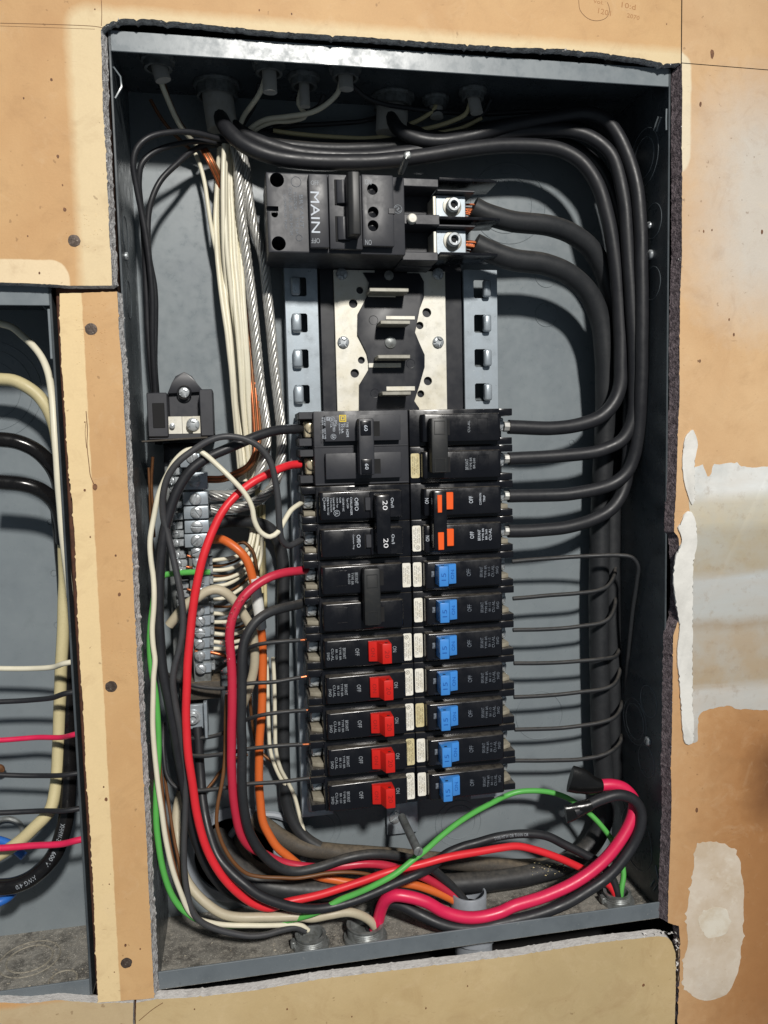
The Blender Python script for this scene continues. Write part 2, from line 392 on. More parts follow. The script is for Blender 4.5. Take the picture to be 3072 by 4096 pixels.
M['alu'] = mat('stranded_aluminium', srgb(196, 195, 190), .34, .55, layers=[(.2, .45, .7, srgb(150, 148, 142), .6)])
def wire_mat(name, col, rough=.4, dust=.35, dcol=DUST, spec=.45, settle=None):
    return mat(name, col, rough, layers=[(.05, .45, .75, tuple(x*.75 for x in col), .4), (.03, .3, .75, dcol, dust*.45), (.8, .5, .75, dcol, dust*.5), (.9, .71, .77, srgb(190, 180, 160), dust*.5)], bump=(.25, .25, .25), spec=spec, rvar=.15, settle=settle)
M['w_black'] = wire_mat('black_insulation', srgb(34, 35, 39), .46, .12, srgb(92, 90, 88))
M['w_char'] = wire_mat('charcoal_insulation', srgb(58, 60, 64), .5, .2)
M['w_dusty'] = wire_mat('dusty_black_insulation', srgb(36, 38, 41), .5, .22, srgb(88, 88, 88), settle=(.42, srgb(112, 106, 98)))
M['w_dirt'] = wire_mat('dirty_cable_jacket', srgb(56, 53, 49), .7, .7, srgb(112, 100, 84), settle=(.6, srgb(132, 118, 98)))
M['w_gloss'] = wire_mat('glossy_black_insulation', srgb(18, 18, 20), .2, .06)
M['w_red'] = wire_mat('red_insulation', srgb(226, 44, 54), .42, .1, srgb(150, 50, 46))
M['w_crim'] = wire_mat('crimson_insulation', srgb(194, 44, 68), .38, .12, srgb(120, 60, 60))
M['w_pink'] = wire_mat('pinkish_red_insulation', srgb(220, 38, 84), .4, .1, srgb(140, 50, 60))
M['w_orange'] = wire_mat('orange_insulation', srgb(218, 106, 48), .38, .35, srgb(160, 92, 54))
M['w_white'] = wire_mat('white_insulation', srgb(226, 220, 198), .42, .12, srgb(190, 176, 140))
M['w_cream'] = wire_mat('cream_insulation', srgb(208, 196, 152), .5, .35, srgb(150, 132, 90))
M['w_beige'] = wire_mat('beige_insulation', srgb(192, 182, 158), .5, .35, srgb(140, 126, 100))
M['w_green'] = wire_mat('green_insulation', srgb(92, 178, 84), .4, .12, srgb(60, 110, 60))
M['w_lgreen'] = wire_mat('bright_green_insulation', srgb(116, 202, 104), .4, .05, srgb(70, 140, 60))
M['w_brown'] = wire_mat('brown_wire', srgb(112, 74, 44), .42, .25, srgb(86, 60, 40))
M['tape'] = mat('black_tape', srgb(20, 20, 20), .25, bump=(.3, .4, .4))
M['wtape'] = mat('white_tape', srgb(226, 226, 222), .4, layers=[(.2, .5, .7, srgb(196, 194, 186), .5)], bump=(.2, .5, .4))
M['sheath'] = mat('cable_sheath', srgb(176, 174, 168), .55, layers=[(.1, .45, .7, srgb(150, 142, 124), .6)])
M['blue_w'] = wire_mat('blue_insulation', srgb(40, 104, 190), .4, .1)
rnd = random.Random(7)
# ------------------------------------------------------------------ wall
WY = -7.5                                   # front of the drywall; the box lip is the plane y = 0
def wp(*uv): return [(p.x, p.z) for p in (at(u, v, WY) for u, v in uv)]
def jag(pts, amp=.5, step=1.6, seed=0, big=0):
    out = []
    for (a, b) in zip(pts[:-1], pts[1:]):
        a = Vector(a); b = Vector(b); L = (b-a).length; k = max(1, int(L/step)); n = Vector((-(b-a).y, (b-a).x))/max(L, 1e-6)
        for i in range(k):
            p = a+(b-a)*i/k
            q = noise.noise(Vector((p.x*.9+seed, p.y*.9, 3)))*amp + noise.noise(Vector((p.x*.13+seed, p.y*.13, 9)))*big
            if noise.noise(Vector((p.x*.5+seed*3, p.y*.5, 21))) > .42: q += amp*1.8
            out.append(tuple(p+n*q))
    out.append(tuple(pts[-1])); return out
TAN, TAN2 = srgb(212, 172, 122), srgb(194, 150, 102)
CREAM = srgb(228, 207, 166)
def board(name, label, edges, m_, gyps, back_off, seed):
    """edges: list of (points, jag amplitude, (dx,dz) shift of the back edge)"""
    front, back = [], []
    for pts, amp, sh in edges:
        J = jag(pts, amp, 1.4, seed, amp*.8) if amp else pts
        J = J[:-1] if len(J) > 1 else J
        for i, p in enumerate(J):
            front.append(tuple(p)); j2 = 0 if not amp else noise.noise(Vector((p[0]*.4, p[1]*.4, seed+5)))*.8
            back.append((p[0]+sh[0]*(1+j2*.35), p[1]+sh[1]*(1+j2*.35)))
    mb = MB(); n = len(front)
    a = sum(front[i][0]*front[(i+1) % n][1]-front[(i+1) % n][0]*front[i][1] for i in range(n))
    if a < 0: front.reverse(); back.reverse()
    b2 = mb.bm
    F = [b2.verts.new((p[0], WY, p[1])) for p in front]; K = [b2.verts.new((p[0], .6, p[1])) for p in back]
    Fm = [b2.verts.new((p[0]*.75+q[0]*.25+rnd.uniform(-.12, .12), WY+3+rnd.uniform(-.4, .4), p[1]*.75+q[1]*.25+rnd.uniform(-.1, .1))) for p, q in zip(front, back)]
    f = b2.faces.new(F); f.material_index = 0
    for i in range(n):
        j = (i+1) % n
        b2.faces.new((F[i], Fm[i], Fm[j], F[j])).material_index = 1
        b2.faces.new((Fm[i], K[i], K[j], Fm[j])).material_index = 1
    b2.faces.remove(f)
    from mathutils.geometry import delaunay_2d_cdt
    r_ = delaunay_2d_cdt([Vector((v.co.x, v.co.z)) for v in F], [], [list(range(n))], 1, 1e-5)
    vm = {}
    for i, v in enumerate(r_[0]):
        src = r_[3][i]; vm[i] = F[src[0]] if src else b2.verts.new((v.x, WY, v.y))
    for t_ in r_[2]:
        try: b2.faces.new([vm[i] for i in t_]).material_index = 0
        except ValueError: pass
    root = thing('drywall_board', label, 'drywall board')
    mb.build('panel', [m_, gyps], root, smooth=38)
    return root
OPL = wp((218, 66), (218, 77), (220, 143), (222, 233), (228, 333), (233, 433), (237, 533), (240, 553), (242, 617))
OPT = wp((222, 58), (240, 47), (267, 40), (333, 42), (433, 52), (553, 64), (653, 72), (753, 78), (853, 85), (986, 95), (1106, 102), (1199, 105), (1293, 113), (1389, 127), (1433, 137), (1470.6, 137))
OPR = wp((1473, 139), (1474, 200), (1473, 300), (1474, 383), (1473, 467), (1473, 553), (1469, 653), (1468, 753), (1468, 853), (1464, 953), (1461, 1053), (1458, 1106), (1456, 1149), (1466, 1160), (1470, 1230), (1470, 1300), (1466, 1339), (1454, 1373), (1453, 1473), (1451, 1606), (1449, 1659), (1451, 1726), (1448, 1826), (1444, 1926), (1443, 1993))
XL, XR_, ZT, ZB = -640, 620, 560, -640
wA = wallmat('drywall_paper_upper', TAN, TAN2, [(-205, 200, -400, 312, 12, 6, CREAM, .92), (-600, -211.5, -400, 167, 10, .8, srgb(236, 214, 176), .95)], seed=1)
wB = wallmat('drywall_paper_right', srgb(218, 182, 138), srgb(200, 160, 116), [(-205, 193.8, 232, 312, 12, 1.5, srgb(236, 222, 190), .9), (206, 420, 140, 284, 40, 60, srgb(206, 200, 190), .9), (186, 430, -430, -120, 30, 120, srgb(176, 124, 74), .85), (236, 430, -430, -150, 30, 70, srgb(150, 100, 58), .6), (250, 340, -232, -176, 14, 26, srgb(104, 66, 38), .75)], seed=2)  # wide lower-right brown masks paint the lamp's falloff into the paper colour
wD = wallmat('drywall_paper_strip', TAN, TAN2, [(-320, -205, -400, 168, 10, .7, srgb(234, 208, 160), .95)], seed=3)
wE = wallmat('drywall_paper_bottom', srgb(206, 182, 138), srgb(190, 164, 118), [(60, 160, -420, -300, 20, 40, srgb(168, 150, 112), .3)], seed=4)
wF = wallmat('drywall_paper_lowleft', srgb(210, 164, 112), srgb(196, 150, 98), [(-420, -195, -330, -296, 3, 3, srgb(196, 176, 140), .9)], seed=5)
top_in = (0, -1.2)
A = board('upper', 'tan drywall board with cream margin above and left of the open main panel', [
    ([(XL, ZT), (at(1470.6, 0, WY).x, ZT)], 0, (0, 0)),
    ([(at(1470.6, 0, WY).x, ZT), OPT[-1]], 0, (0, 0)), (OPT[::-1], .5, (0, 0.4)), ([OPT[0], OPL[0]], .5, (0, 0)),
    (OPL, .28, (2.4, 0)), ([OPL[-1], wp((150, 617))[0], wp((96, 613))[0], wp((0, 610))[0], (XL, wp((0, 610))[0][1])], .12, (0, -.4)), ([(XL, wp((0, 610))[0][1]), (XL, ZT)], 0, (0, 0))], wA, M['gypsum'], 0, 1.3)
hl = wp((1473, 137), (1659, 152)); sl = (hl[1][1]-hl[0][1])/(hl[1][0]-hl[0][0]); zr = hl[0][1]+sl*(XR_-hl[0][0])
g = .55
B1 = board('upper right', 'pale tan drywall board at the top right corner above the thin horizontal seam', [
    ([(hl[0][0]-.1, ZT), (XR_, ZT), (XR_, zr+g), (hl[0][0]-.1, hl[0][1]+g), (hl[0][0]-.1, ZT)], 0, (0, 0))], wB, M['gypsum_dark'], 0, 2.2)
j1 = wp((1452, 1996), (1466, 2000), (1470, 2040), (1468, 2100), (1466, 2150), (1464, 2212)); j1.append((j1[-1][0]-1.5, ZB))
C_ = board('right', 'stained drywall board right of the main panel, patched with white joint compound', [
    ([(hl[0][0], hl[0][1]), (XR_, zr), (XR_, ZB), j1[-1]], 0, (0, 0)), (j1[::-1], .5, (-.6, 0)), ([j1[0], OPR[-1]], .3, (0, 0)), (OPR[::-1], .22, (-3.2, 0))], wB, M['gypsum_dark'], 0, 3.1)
SL = wp((129, 634), (129, 692), (134, 801), (139, 862), (146, 985), (156, 1082), (162, 1173), (167, 1306), (173, 1439), (180, 1523), (185, 1659), (190, 1726), (197, 1826), (202, 1926), (207, 2059), (212, 2166))
SR = wp((253, 630), (257, 713), (263, 786), (268, 886), (273, 986), (278, 1086), (282, 1139), (287, 1239), (293, 1373), (300, 1506), (307, 1639), (310, 1692), (317, 1826), (323, 1959), (328, 2059), (333, 2156))
D_ = board('strip', 'narrow upright drywall strip between the two open panels', [
    ([SL[0], SR[0]], .2, (0, 0)), (SR, .28, (2.4, 0)), ([SR[-1], SL[-1]], .2, (0, 0)), (SL[::-1], .35, (0, 0))], wD, M['gypsum'], 0, 4.4)
et = wp((335, 2159), (433, 2153), (553, 2139), (686, 2116), (886, 2092), (1106, 2066), (1273, 2039), (1423, 2022), (1440, 2024)); er = wp((1440, 2024), (1452, 2036), (1459, 2060), (1460, 2110), (1458, 2212)); er.append((er[-1][0]-1, ZB))
el = wp((294, 2166), (293, 2212)); el.append((el[-1][0]-1, ZB))
E_ = board('bottom', 'dull yellowish drywall board below the main panel with a chipped white top edge', [
    ([el[0], et[0]], .2, (0, 0)), (et, .3, (1.0, .2)), (er, .5, (.5, 0)), ([er[-1], el[-1]], 0, (0, 0)), (el[::-1], .15, (0, 0))], wE, M['gypsum_white'], 0, 5.5)
fl = wp((0, 2165), (60, 2168), (120, 2160), (211, 2167), (288, 2166)); fr = wp((288, 2166), (287, 2212)); fr.append((fr[-1][0]-1, ZB))
F_ = board('bottom left', 'tan drywall board below the left panel at the lower left corner', [
    ([(XL, fl[0][1]), fl[0]], .3, (0, -.6)), (fl, .4, (0, -.6)), (fr, .15, (0, 0)), ([fr[-1], (XL, ZB), (XL, fl[0][1])], 0, (0, 0))], wF, M['gypsum_white'], 0, 6.6)
def nail(u, v, par, r=3.7):
    p = at(u, v, WY); mb = MB(); mb.lathe((p.x, WY+.3, p.z), (0, -1, 0), [(r, 0), (r*.96, .45), (r*.6, .6), (0, .5)], 18)
    for vv in mb.bm.verts:
        k = 1+.12*noise.noise(Vector((vv.co.x*.7, vv.co.z*.7, 2))); vv.co.x = p.x+(vv.co.x-p.x)*k; vv.co.z = p.z+(vv.co.z-p.z)*k
    mb.build('nail_head', M['nail'], par)
nail(160, 520, A); nail(197, 711, D_); nail(240, 1483, D_); nail(273, 2080, D_)
# dimples left by the hammer, and small dents
def dimples(par, cu, cv, n, su, sv, seed):
    r_ = random.Random(seed); mb = MB()
    for k in range(n):
        p = at(cu+r_.uniform(-su, su), cv+r_.uniform(-sv, sv), WY); mb.lathe((p.x, WY+.05, p.z), (0, -1, 0), [(.42, 0), (.3, .16), (0, .2)], 6)
    tag(mb.build('hammer_dimple', wD if par is D_ else wA, par), kind='stuff')
dimples(D_, 197, 730, 60, 34, 75, 1); dimples(D_, 255, 1435, 55, 36, 40, 2); dimples(A, 170, 500, 40, 50, 40, 3)
# spackle ridge and paint patches on the right board
def blob(name, par, uv, th, m_, bev=.5, seed=0, amp=.3, y=WY, jagstep=1.5):
    pts = wp(*uv); m3 = [Vector((a, 0, b)) for a, b in pts]; sm = spline(m3[-3:]+m3+m3[:4], 2)
    i0 = min(range(len(sm)), key=lambda i: (sm[i]-m3[0]).length if i < len(sm)//2 else 9e9); i1 = min(range(len(sm)), key=lambda i: (sm[i]-m3[0]).length if i >= len(sm)//2 else 9e9)
    pts = [(v.x, v.z) for v in sm[i0:i1]]; pts = jag(pts+[pts[0]], amp, jagstep, seed, amp)[:-1]
    mb = MB(); mb.prism(pts, y-th, y+.02, bev=bev); return mb.build(name, m_, par)
blob('compound_ridge', C_, [(1496, 928), (1487, 934), (1479, 946), (1473, 986), (1476, 1036), (1486, 1073), (1494, 1091), (1499, 1085), (1499, 1040), (1500, 990), (1506, 955), (1501, 940)], 1.1, M['joint'], .6, 4, .25)
blob('compound_ridge', C_, [(1478, 1106), (1472, 1128), (1463, 1139), (1473, 1165), (1459, 1199), (1453, 1253), (1459, 1306), (1466, 1353), (1461, 1406), (1466, 1473), (1473, 1573), (1479, 1606), (1493, 1606), (1494, 1500), (1495, 1340), (1497, 1206), (1503, 1180), (1502, 1130), (1492, 1106)], 1.3, M['joint'], .7, 5, .4)
def patchmat():
    m_ = bpy.data.materials.new('smeared_white_paint'); m_.use_nodes = True; nt = m_.node_tree; b = nt.nodes['Principled BSDF']
    tc = nd(nt, 'ShaderNodeTexCoord'); mp = nd(nt, 'ShaderNodeMapping'); mp.inputs['Scale'].default_value = (1000, 1000, 1000); nt.links.new(tc.outputs['Object'], mp.inputs[0])
    sep = nd(nt, 'ShaderNodeSeparateXYZ'); nt.links.new(mp.outputs[0], sep.inputs[0])
    st = nd(nt, 'ShaderNodeMapping'); st.inputs['Scale'].default_value = (.25, 1, 1.3); nt.links.new(mp.outputs[0], st.inputs[0])
    f, raw = noisef(nt, st.outputs[0], .06, 5, .6, .3, .7, .4)
    z = mth(nt, 'MULTIPLY_ADD', mth(nt, 'SUBTRACT', raw, .5), 10, sep.outputs[2])
    z0, z1 = at(1580, 1545, WY).z, at(1580, 1005, WY).z
    t = mth(nt, 'DIVIDE', mth(nt, 'SUBTRACT', z, z0), z1-z0, None, True)
    cr = nd(nt, 'ShaderNodeValToRGB'); e = cr.color_ramp.elements
    sp = [(0, (196, 193, 187)), (.1, (198, 195, 189)), (.14, (172, 156, 132)), (.33, (176, 162, 142)), (.37, (160, 142, 118)), (.41, (184, 186, 183)), (.55, (188, 191, 190)), (.6, (172, 163, 142)), (.74, (176, 168, 147)), (.78, (200, 191, 166)), (.86, (206, 202, 186)), (.9, (226, 228, 226)), (1, (230, 232, 230))]
    e[0].position = 0; e[0].color = (*srgb(*sp[0][1]), 1); e[1].position = 1; e[1].color = (*srgb(*sp[-1][1]), 1)
    for q, c in sp[1:-1]: el_ = e.new(q); el_.color = (*srgb(*c), 1)
    nt.links.new(t, cr.inputs[0])
    f2, r2 = noisef(nt, mp.outputs[0], .03, 5, .6, .4, .64); f3, _ = noisef(nt, mp.outputs[0], .16, 5, .65, .55, .72)
    c = mixc(nt, mth(nt, 'MULTIPLY', f, .25), cr.outputs[0], srgb(176, 146, 108))
    c = mixc(nt, mth(nt, 'MULTIPLY', f2, .5), c, srgb(180, 183, 180)); c = mixc(nt, mth(nt, 'MULTIPLY', f3, .35), c, srgb(150, 128, 104))
    nt.links.new(c, b.inputs['Base Color']); b.inputs['Roughness'].default_value = .5
    bn = nd(nt, 'ShaderNodeBump'); bn.inputs['Strength'].default_value = .4; bn.inputs['Distance'].default_value = .4*S; nt.links.new(raw, bn.inputs['Height']); nt.links.new(bn.outputs[0], b.inputs['Normal'])
    return m_
blob('paint_smear', C_, [(1497, 1010), (1520, 1012), (1528, 1030), (1534, 1026), (1540, 1008), (1580, 1002), (1620, 1010), (1720, 1000), (1800, 1004), (1800, 1540), (1680, 1535), (1640, 1534), (1600, 1532), (1575, 1526), (1540, 1530), (1514, 1540), (1508, 1560), (1506, 1600), (1496, 1604), (1490, 1400), (1492, 1200)], .12, patchmat(), .04, 8, .8)
wpatch = mat('pale_patch', srgb(214, 200, 182), .6, layers=[(.03, .4, .65, srgb(196, 176, 150), .8), (.15, .55, .75, srgb(226, 216, 200), .6), (.4, .64, .75, srgb(170, 140, 108), .5)], bump=(.12, .5, .5))
blob('paint_patch', C_, [(1503, 1828), (1530, 1818), (1570, 1826), (1594, 1850), (1603, 1893), (1606, 1966), (1603, 2033), (1590, 2110), (1573, 2143), (1533, 2161), (1500, 2153), (1478, 2130), (1477, 2080), (1486, 2033), (1483, 1990), (1490, 1926), (1500, 1866)], .12, wpatch, .04, 9, .9)
bl2 = mat('white_dab', srgb(222, 214, 198), .55, layers=[(.08, .42, .66, srgb(204, 188, 164), .8)], bump=(.12, .4, .4))
blob('paint_dab', C_, [(1512, 2000), (1508, 1985), (1520, 1968), (1545, 1960), (1570, 1966), (1575, 1990), (1570, 2015), (1545, 2025), (1525, 2022)], .2, bl2, .06, 10, 1.0)
p = at(1463, 2000, 0); mb = MB(); mb.box(p.x-2.6, p.x+2.6, -6.6, -2, ZB, p.z-6, .6)
for v in mb.bm.verts: v.co.x += (p.z-v.co.z)*-.0
mb.build('joint_filler', mat('torn_paper', srgb(150, 128, 104), .8, layers=[(.1, .45, .6, srgb(84, 62, 46), .9), (.4, .58, .7, srgb(206, 196, 184), .8)], bump=(.3, 1, 1)), C_)
# pencil marks on the upper boards
def pline(par, uv, wd=.28, m_=None):
    P = [Vector((p.x, WY-.06, p.z)) for p in (at(u, v, WY) for u, v in uv)]; P = spline(P, 2)
    mb = MB(); mb.tube(P, wd/2, 5, flat=[.3]*len(P)); mb.build('pencil_line', m_ or M['pencil'], par)
pline(A, [(0, 50), (120, 53), (205, 57), (222, 60)], .35); pline(A, [(0, 56), (205, 63)], .2); pline(A, [(219, 0), (220, 30), (219, 56)], .4)
pline(A, [(1250, 0), (1253, 22), (1270, 40), (1290, 45), (1310, 38), (1317, 22), (1312, 5)], .35)
mb = MB()
for t, u, v, L, H, r_ in (('1201', 1306, 26, 9, 3.4, -8), ('10:d', 1358, 13, 10, 3.4, -6), ('2070', 1368, 36, 9, 2.6, -8), ('vol.', 1293, 4, 7, 2.4, -8)):
    p = at(u, v, WY); mb.text(t, p.x, p.z, L, H, WY-.05, r_)
mb.build('handwriting', mat('faint_pencil', srgb(176, 128, 84), .8), A)
def stain(par, u, v, rr_, k=0):
    p = at(u, v, WY); mb = MB(); n_ = 9
    pts = [(p.x+rr_*(1+.5*noise.noise(Vector((i*1.7, u, v))))*math.cos(i*2*math.pi/n_), p.z+rr_*(1+.5*noise.noise(Vector((i*2.1, v, u))))*math.sin(i*2*math.pi/n_)*(1.3+.5*k)) for i in range(n_)]
    mb.prism(pts, WY-.07, WY+.05); mb.build('stain', M['stain'], par, smooth=0)
M['stain'] = mat('brown_stain', srgb(128, 88, 58), .7, layers=[(.6, .4, .6, srgb(92, 60, 40), .8)])
for u, v, r_ in ((111, 172, .7), (51, 212, .5), (125, 338, .8), (140, 453, 1.0), (135, 400, .5), (60, 510, .4), (85, 590, .6), (205, 20, .4), (560, 22, .5), (630, 30, .5), (1440, 52, .4)): stain(A, u, v, r_)
for u, v, r_ in ((205, 1052, 1.5), (183, 1059, .7), (183, 912, .4), (250, 1200, .6), (195, 1160, .5), (258, 1284, .9), (229, 1727, 1.0), (224, 1700, .5), (236, 1910, .4), (271, 2042, .8), (303, 2050, .5), (247, 2100, .4)): stain(D_, u, v, r_)
for u, v, r_ in ((1538, 116, 1.6), (1513, 225, .9), (1520, 500, .6), (1538, 497, .5), (1646, 501, .9), (1512, 780, .7), (1505, 1300, .5), (1585, 723, .8), (1508, 780, .5), (1575, 690, .6), (1632, 1410, 2.0), (1528, 1470, .6), (1505, 1750, 1.0), (1575, 1080, .6)): stain(C_, u, v, r_, 1)
for u, v, r_ in ((620, 2180, .6), (920, 2178, .6), (1010, 2130, .5), (1390, 2128, 1.0), (760, 2196, .5), (420, 2180, .5)): stain(E_, u, v, r_)
pline(D_, [(186, 888), (189, 930), (188, 960), (192, 1000), (196, 1030), (204, 1048)], .5, M['stain'])
pline(D_, [(186, 910), (184, 935), (187, 968)], .3, M['stain'])
pline(E_, [(300, 2205), (330, 2180), (352, 2166)], .5, M['stain'])
rb = random.Random(4); mb = MB(); mb2 = MB()
def bits(mb_, line, n, s0, s1):
    for _ in range(n):
        k = rb.randrange(len(line)-1); t = rb.random(); x = line[k][0]+(line[k+1][0]-line[k][0])*t; zc = line[k][1]+(line[k+1][1]-line[k][1])*t
        c = Vector((x+rb.uniform(-.6, .6), WY+rb.uniform(-.3, 3), zc+rb.uniform(-.6, .6))); sz = rb.uniform(s0, s1)
        vs = [mb_.bm.verts.new(c+Vector((rb.uniform(-sz, sz), rb.uniform(-sz, sz)*.6, rb.uniform(-sz, sz)))) for _ in range(4)]
        for f in ((0, 1, 2), (0, 2, 3), (0, 3, 1), (1, 3, 2)): mb_.bm.faces.new([vs[i] for i in f])
bits(mb, OPT, 60, .3, .9); bits(mb, OPL, 60, .3, .8); bits(mb2, OPR, 120, .3, 1.0)
tag(mb.build('torn_paper_bits', M['gypsum_white'], A, smooth=0), kind='stuff'); mb3 = MB(); bits(mb3, [tuple(x) for x in wp((1395, 2022), (1440, 2016), (1462, 2020), (1466, 2060), (1462, 2100))], 45, .4, 1.5); tag(mb3.build('torn_paper_bits', M['gypsum_white'], E_, smooth=0), kind='stuff'); tag(mb2.build('torn_paper_bits', M['gypsum'], C_, smooth=0), kind='stuff')
# wood stud and dark cavity behind the boards
mb = MB(); mb.box(-221.5, -186, 1.5, 88, -640, 560, .8); tag(mb.build('wood_stud', M['wood'], None, (-203, 1.5, -640)), 'dark wooden stud in the gap between the two panels', 'stud')
mb = MB(); mb.box(XL, XR_, 96, 99, ZB, ZT); tag(mb.build('wall_cavity', M['void'], None, (0, 97, 0)), kind='structure')

# ------------------------------------------------------------------ panel boxes
BW, BD = 183.2, 80.6
def panel_box(label, xa, xb, zb, zt, hole=None):
    root = thing('electrical_box', label, 'electrical box', ((xa+xb)/2, BD, zb))
    L = ((xa+xb)/2, BD, zb); t = 1.4
    mb = MB(); mb.box(xa, xb, BD, BD+t, zb, zt)
    bp = mb.build('back_plate', M['box'], root, L, 0)
    if hole:
        c = MB(); c.cyl(((hole[0]-L[0]), -10, hole[1]-L[2]), ((hole[0]-L[0]), 20, hole[1]-L[2]), hole[2], 48); cut(bp, c)
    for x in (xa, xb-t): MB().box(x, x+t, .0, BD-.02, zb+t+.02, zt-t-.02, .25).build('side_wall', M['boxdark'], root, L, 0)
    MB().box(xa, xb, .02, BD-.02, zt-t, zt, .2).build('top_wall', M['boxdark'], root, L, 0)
    bw = MB().box(xa, xb, .02, BD-.02, zb, zb+t).build('bottom_wall', M['floor'], root, L, 0)
    MB().box(xa+t+.05, xb-t-.05, -.03, 1.3, zt-11.8, zt+.05, .3).build('top_flange', M['box'], root, L, 0)
    MB().box(xa+t+.05, xb-t-.05, -.03, 1.3, zb-.05, zb+12.2, .3).build('bottom_flange', M['boxmid'], root, L, 0)
    return root, L
def knock(root, L, c, axis, r, rr=.42, mi='box', sq=1.0, a0=0, a1=360):
    MB().torus(c, axis, r, rr, 44, 6, a0=a0, a1=a1, sq=sq).build('knockout', M[mi], root, L)
BOX, BL = panel_box('large open grey main panel box with breakers and wires inside', -BW, BW, -303.4, 303.4, (-131, -258, 30))
def kn(u, v, r, **k): p = at(u, v, BD); knock(BOX, BL, (p.x, BD-.05, p.z), (0, 1, 0), r, **k)
kn(690, 1790, 17); kn(690, 1792, 12); kn(990, 1778, 19); kn(990, 1776, 14); kn(1372, 505, 0.1)
for u, v, r in ((1180, 595, 9), (1180, 680, 9), (1098, 440, 30), (1090, 440, 22), (1165, 1545, 20), (1235, 1185, 2), (1235, 1040, 2), (1235, 955, 2)): kn(u, v, r)
for y, z, r in ((33, 256, 20), (33, 256, 14), (20.5, 164.5, 11.5), (20, 208, 12), (22, -145, 12), (25, -193, 12), (43, -168, 18), (43, -168, 14), (40, -262, 24)):
    knock(BOX, BL, (BW-1.45, y, z), (1, 0, 0), r, .32, 'boxmid')
for y, z, r in ((24, 190, 12), (24, 150, 12), (40, -240, 16)): knock(BOX, BL, (-BW+1.5, y, z), (1, 0, 0), r, .3, 'boxdark')
for y, z, r, a in ((22, 185, 3.4, 75), (21.8, -176, 3.6, 70), (24, 206, 2.6, 20)):
    MB().screw((BW-1.45, y, z), r, a, 2.2, axis=(-1, 0, 0)).build('wall_screw', M['screw'], BOX, BL)
MB().screw((-BW+1.45, 20, 176), 2.8, 30, 1.8, axis=(1, 0, 0)).build('wall_screw', M['screw'], BOX, BL)
for (p, q) in (((9, 275), (15, 268)), ((13, 277), (19, 270)), ((2.4, 278), (2.4, 264)), ((8, -283), (13, -290)), ((12, -281), (17, -289)), ((4, -278), (10, -268))):
    MB().tube([Vector((BW-1.7, p[0], p[1])), Vector((BW-1.9, (p[0]+q[0])/2, (p[1]+q[1])/2)), Vector((BW-1.7, q[0], q[1]))], .55, 6).build('punched_tab', M['box'], BOX, BL)
MB().tube([Vector((-BW+1.6, 4, 284)), Vector((-BW+5, 7, 280)), Vector((-BW+5.5, 8, 274)), Vector((-BW+1.6, 6, 266))], .8, 6, flat=[2.4]*4).build('punched_tab', M['box'], BOX, BL)
LXB = -223.6
LBOX, LL = panel_box('second open grey panel box cut off by the left edge of the photo', LXB-366, LXB, -301.5, 153.5)
for r in (20, 28, 34): p = at(0, 880, BD); knock(LBOX, LL, (p.x-6, BD-.05, p.z+12), (0, 1, 0), r, .3)
for u, v in ((109, 1128), (117, 1237), (124, 1349), (130, 1455)):
    p = at(u, v, BD); MB().torus((p.x, BD-.1, p.z), (0, 1, 0), 2.2, .4, 20, 6).build('dimple', M['box'], LBOX, LL)
for u, v, r in ((55, 2043, 15), (150, 2087, 9)):
    MB().torus((at(u, v, 40).x, 48 if r > 10 else 20, -300.0), (0, 0, 1), r, .6, 40, 6).build('knockout', M['dustring'], LBOX, LL)
    if r > 10: MB().torus((at(u, v, 40).x, 48, -300.0), (0, 0, 1), r+5, .5, 40, 6).build('knockout', M['dustring'], LBOX, LL)
MB().tube([Vector((LXB-1.5, 3, 138)), Vector((LXB-5, 6, 141)), Vector((LXB-9, 10, 146))], .6, 6).build('punched_tab', M['box'], LBOX, LL)
MB().box(LXB-3.2, LXB-1.5, 1.5, 4, 110, 140, .3).build('punched_tab', M['box'], LBOX, LL)
mb = MB(); mb.torus((at(503, 0, 78).x+0, 77, -258), (0, 1, 0), 30.5, 2.6, 48, 8); mb.lathe((-131, 80.4, -258), (0, -1, 0), [(29.5, 0), (38, 0), (38, 1.6), (36, 2.4), (30, 2.4), (29.5, 0)], 40); mb.build('hole_bushing', M['pvc'], BOX, BL)

# ------------------------------------------------------------------ bus assembly and rails
BUS = thing('bus_bar_assembly', 'silver bus bars with black zigzag insulator between the main breaker and the branch breakers', 'bus bars', (0, 70, -30)); UL = (0, 70, -30)
MB().box(-54, 52, 63.5, 68, -203, 186, .4).build('backing_board', M['ins'], BUS, UL)
for x0, x1 in ((-44, -14), (10, 38.6)):
    pl = MB().box(x0, x1, 60.4, 62.4, -200, 179, .25).build('bus_plate', M['tin'], BUS, UL, 0)
    c = MB(); hs = [(673, 222, 2.6), (630, 308, 3.2), (683, 675, 2.6), (640, 760, 3.2)] if x0 < 0 else [(1107, 367, 3.4), (1062, 450, 2.8), (1114, 810, 3.2), (1068, 893, 2.7)]
    for a, b, r in hs:
        p = at(553+a/3, 553+b/3, 60.4); c.cyl((p.x, -20, p.z+30), (p.x, 10, p.z+30), r, 18)
    cut(pl, c)
zz = [(-22.8, 176.9), (-18.5, 169.9), (-20.4, 159.6), (-27.5, 147.5), (-28.1, 132.7), (-21.4, 120), (-19.4, 109.5), (-27.7, 96.8), (-28.2, 79.6), (-28.2, 40), (17, 40), (16.8, 79.5), (12.8, 84.6), (17.2, 95.8), (21.5, 109.3), (21.7, 118.3), (14.4, 134.4), (18.3, 151.7), (21.9, 159.5), (22.1, 171.1), (18.8, 177.1)]
MB().prism(zz, 58.6, 60.35, bev=.3).build('insulator', M['ins'], BUS, UL)
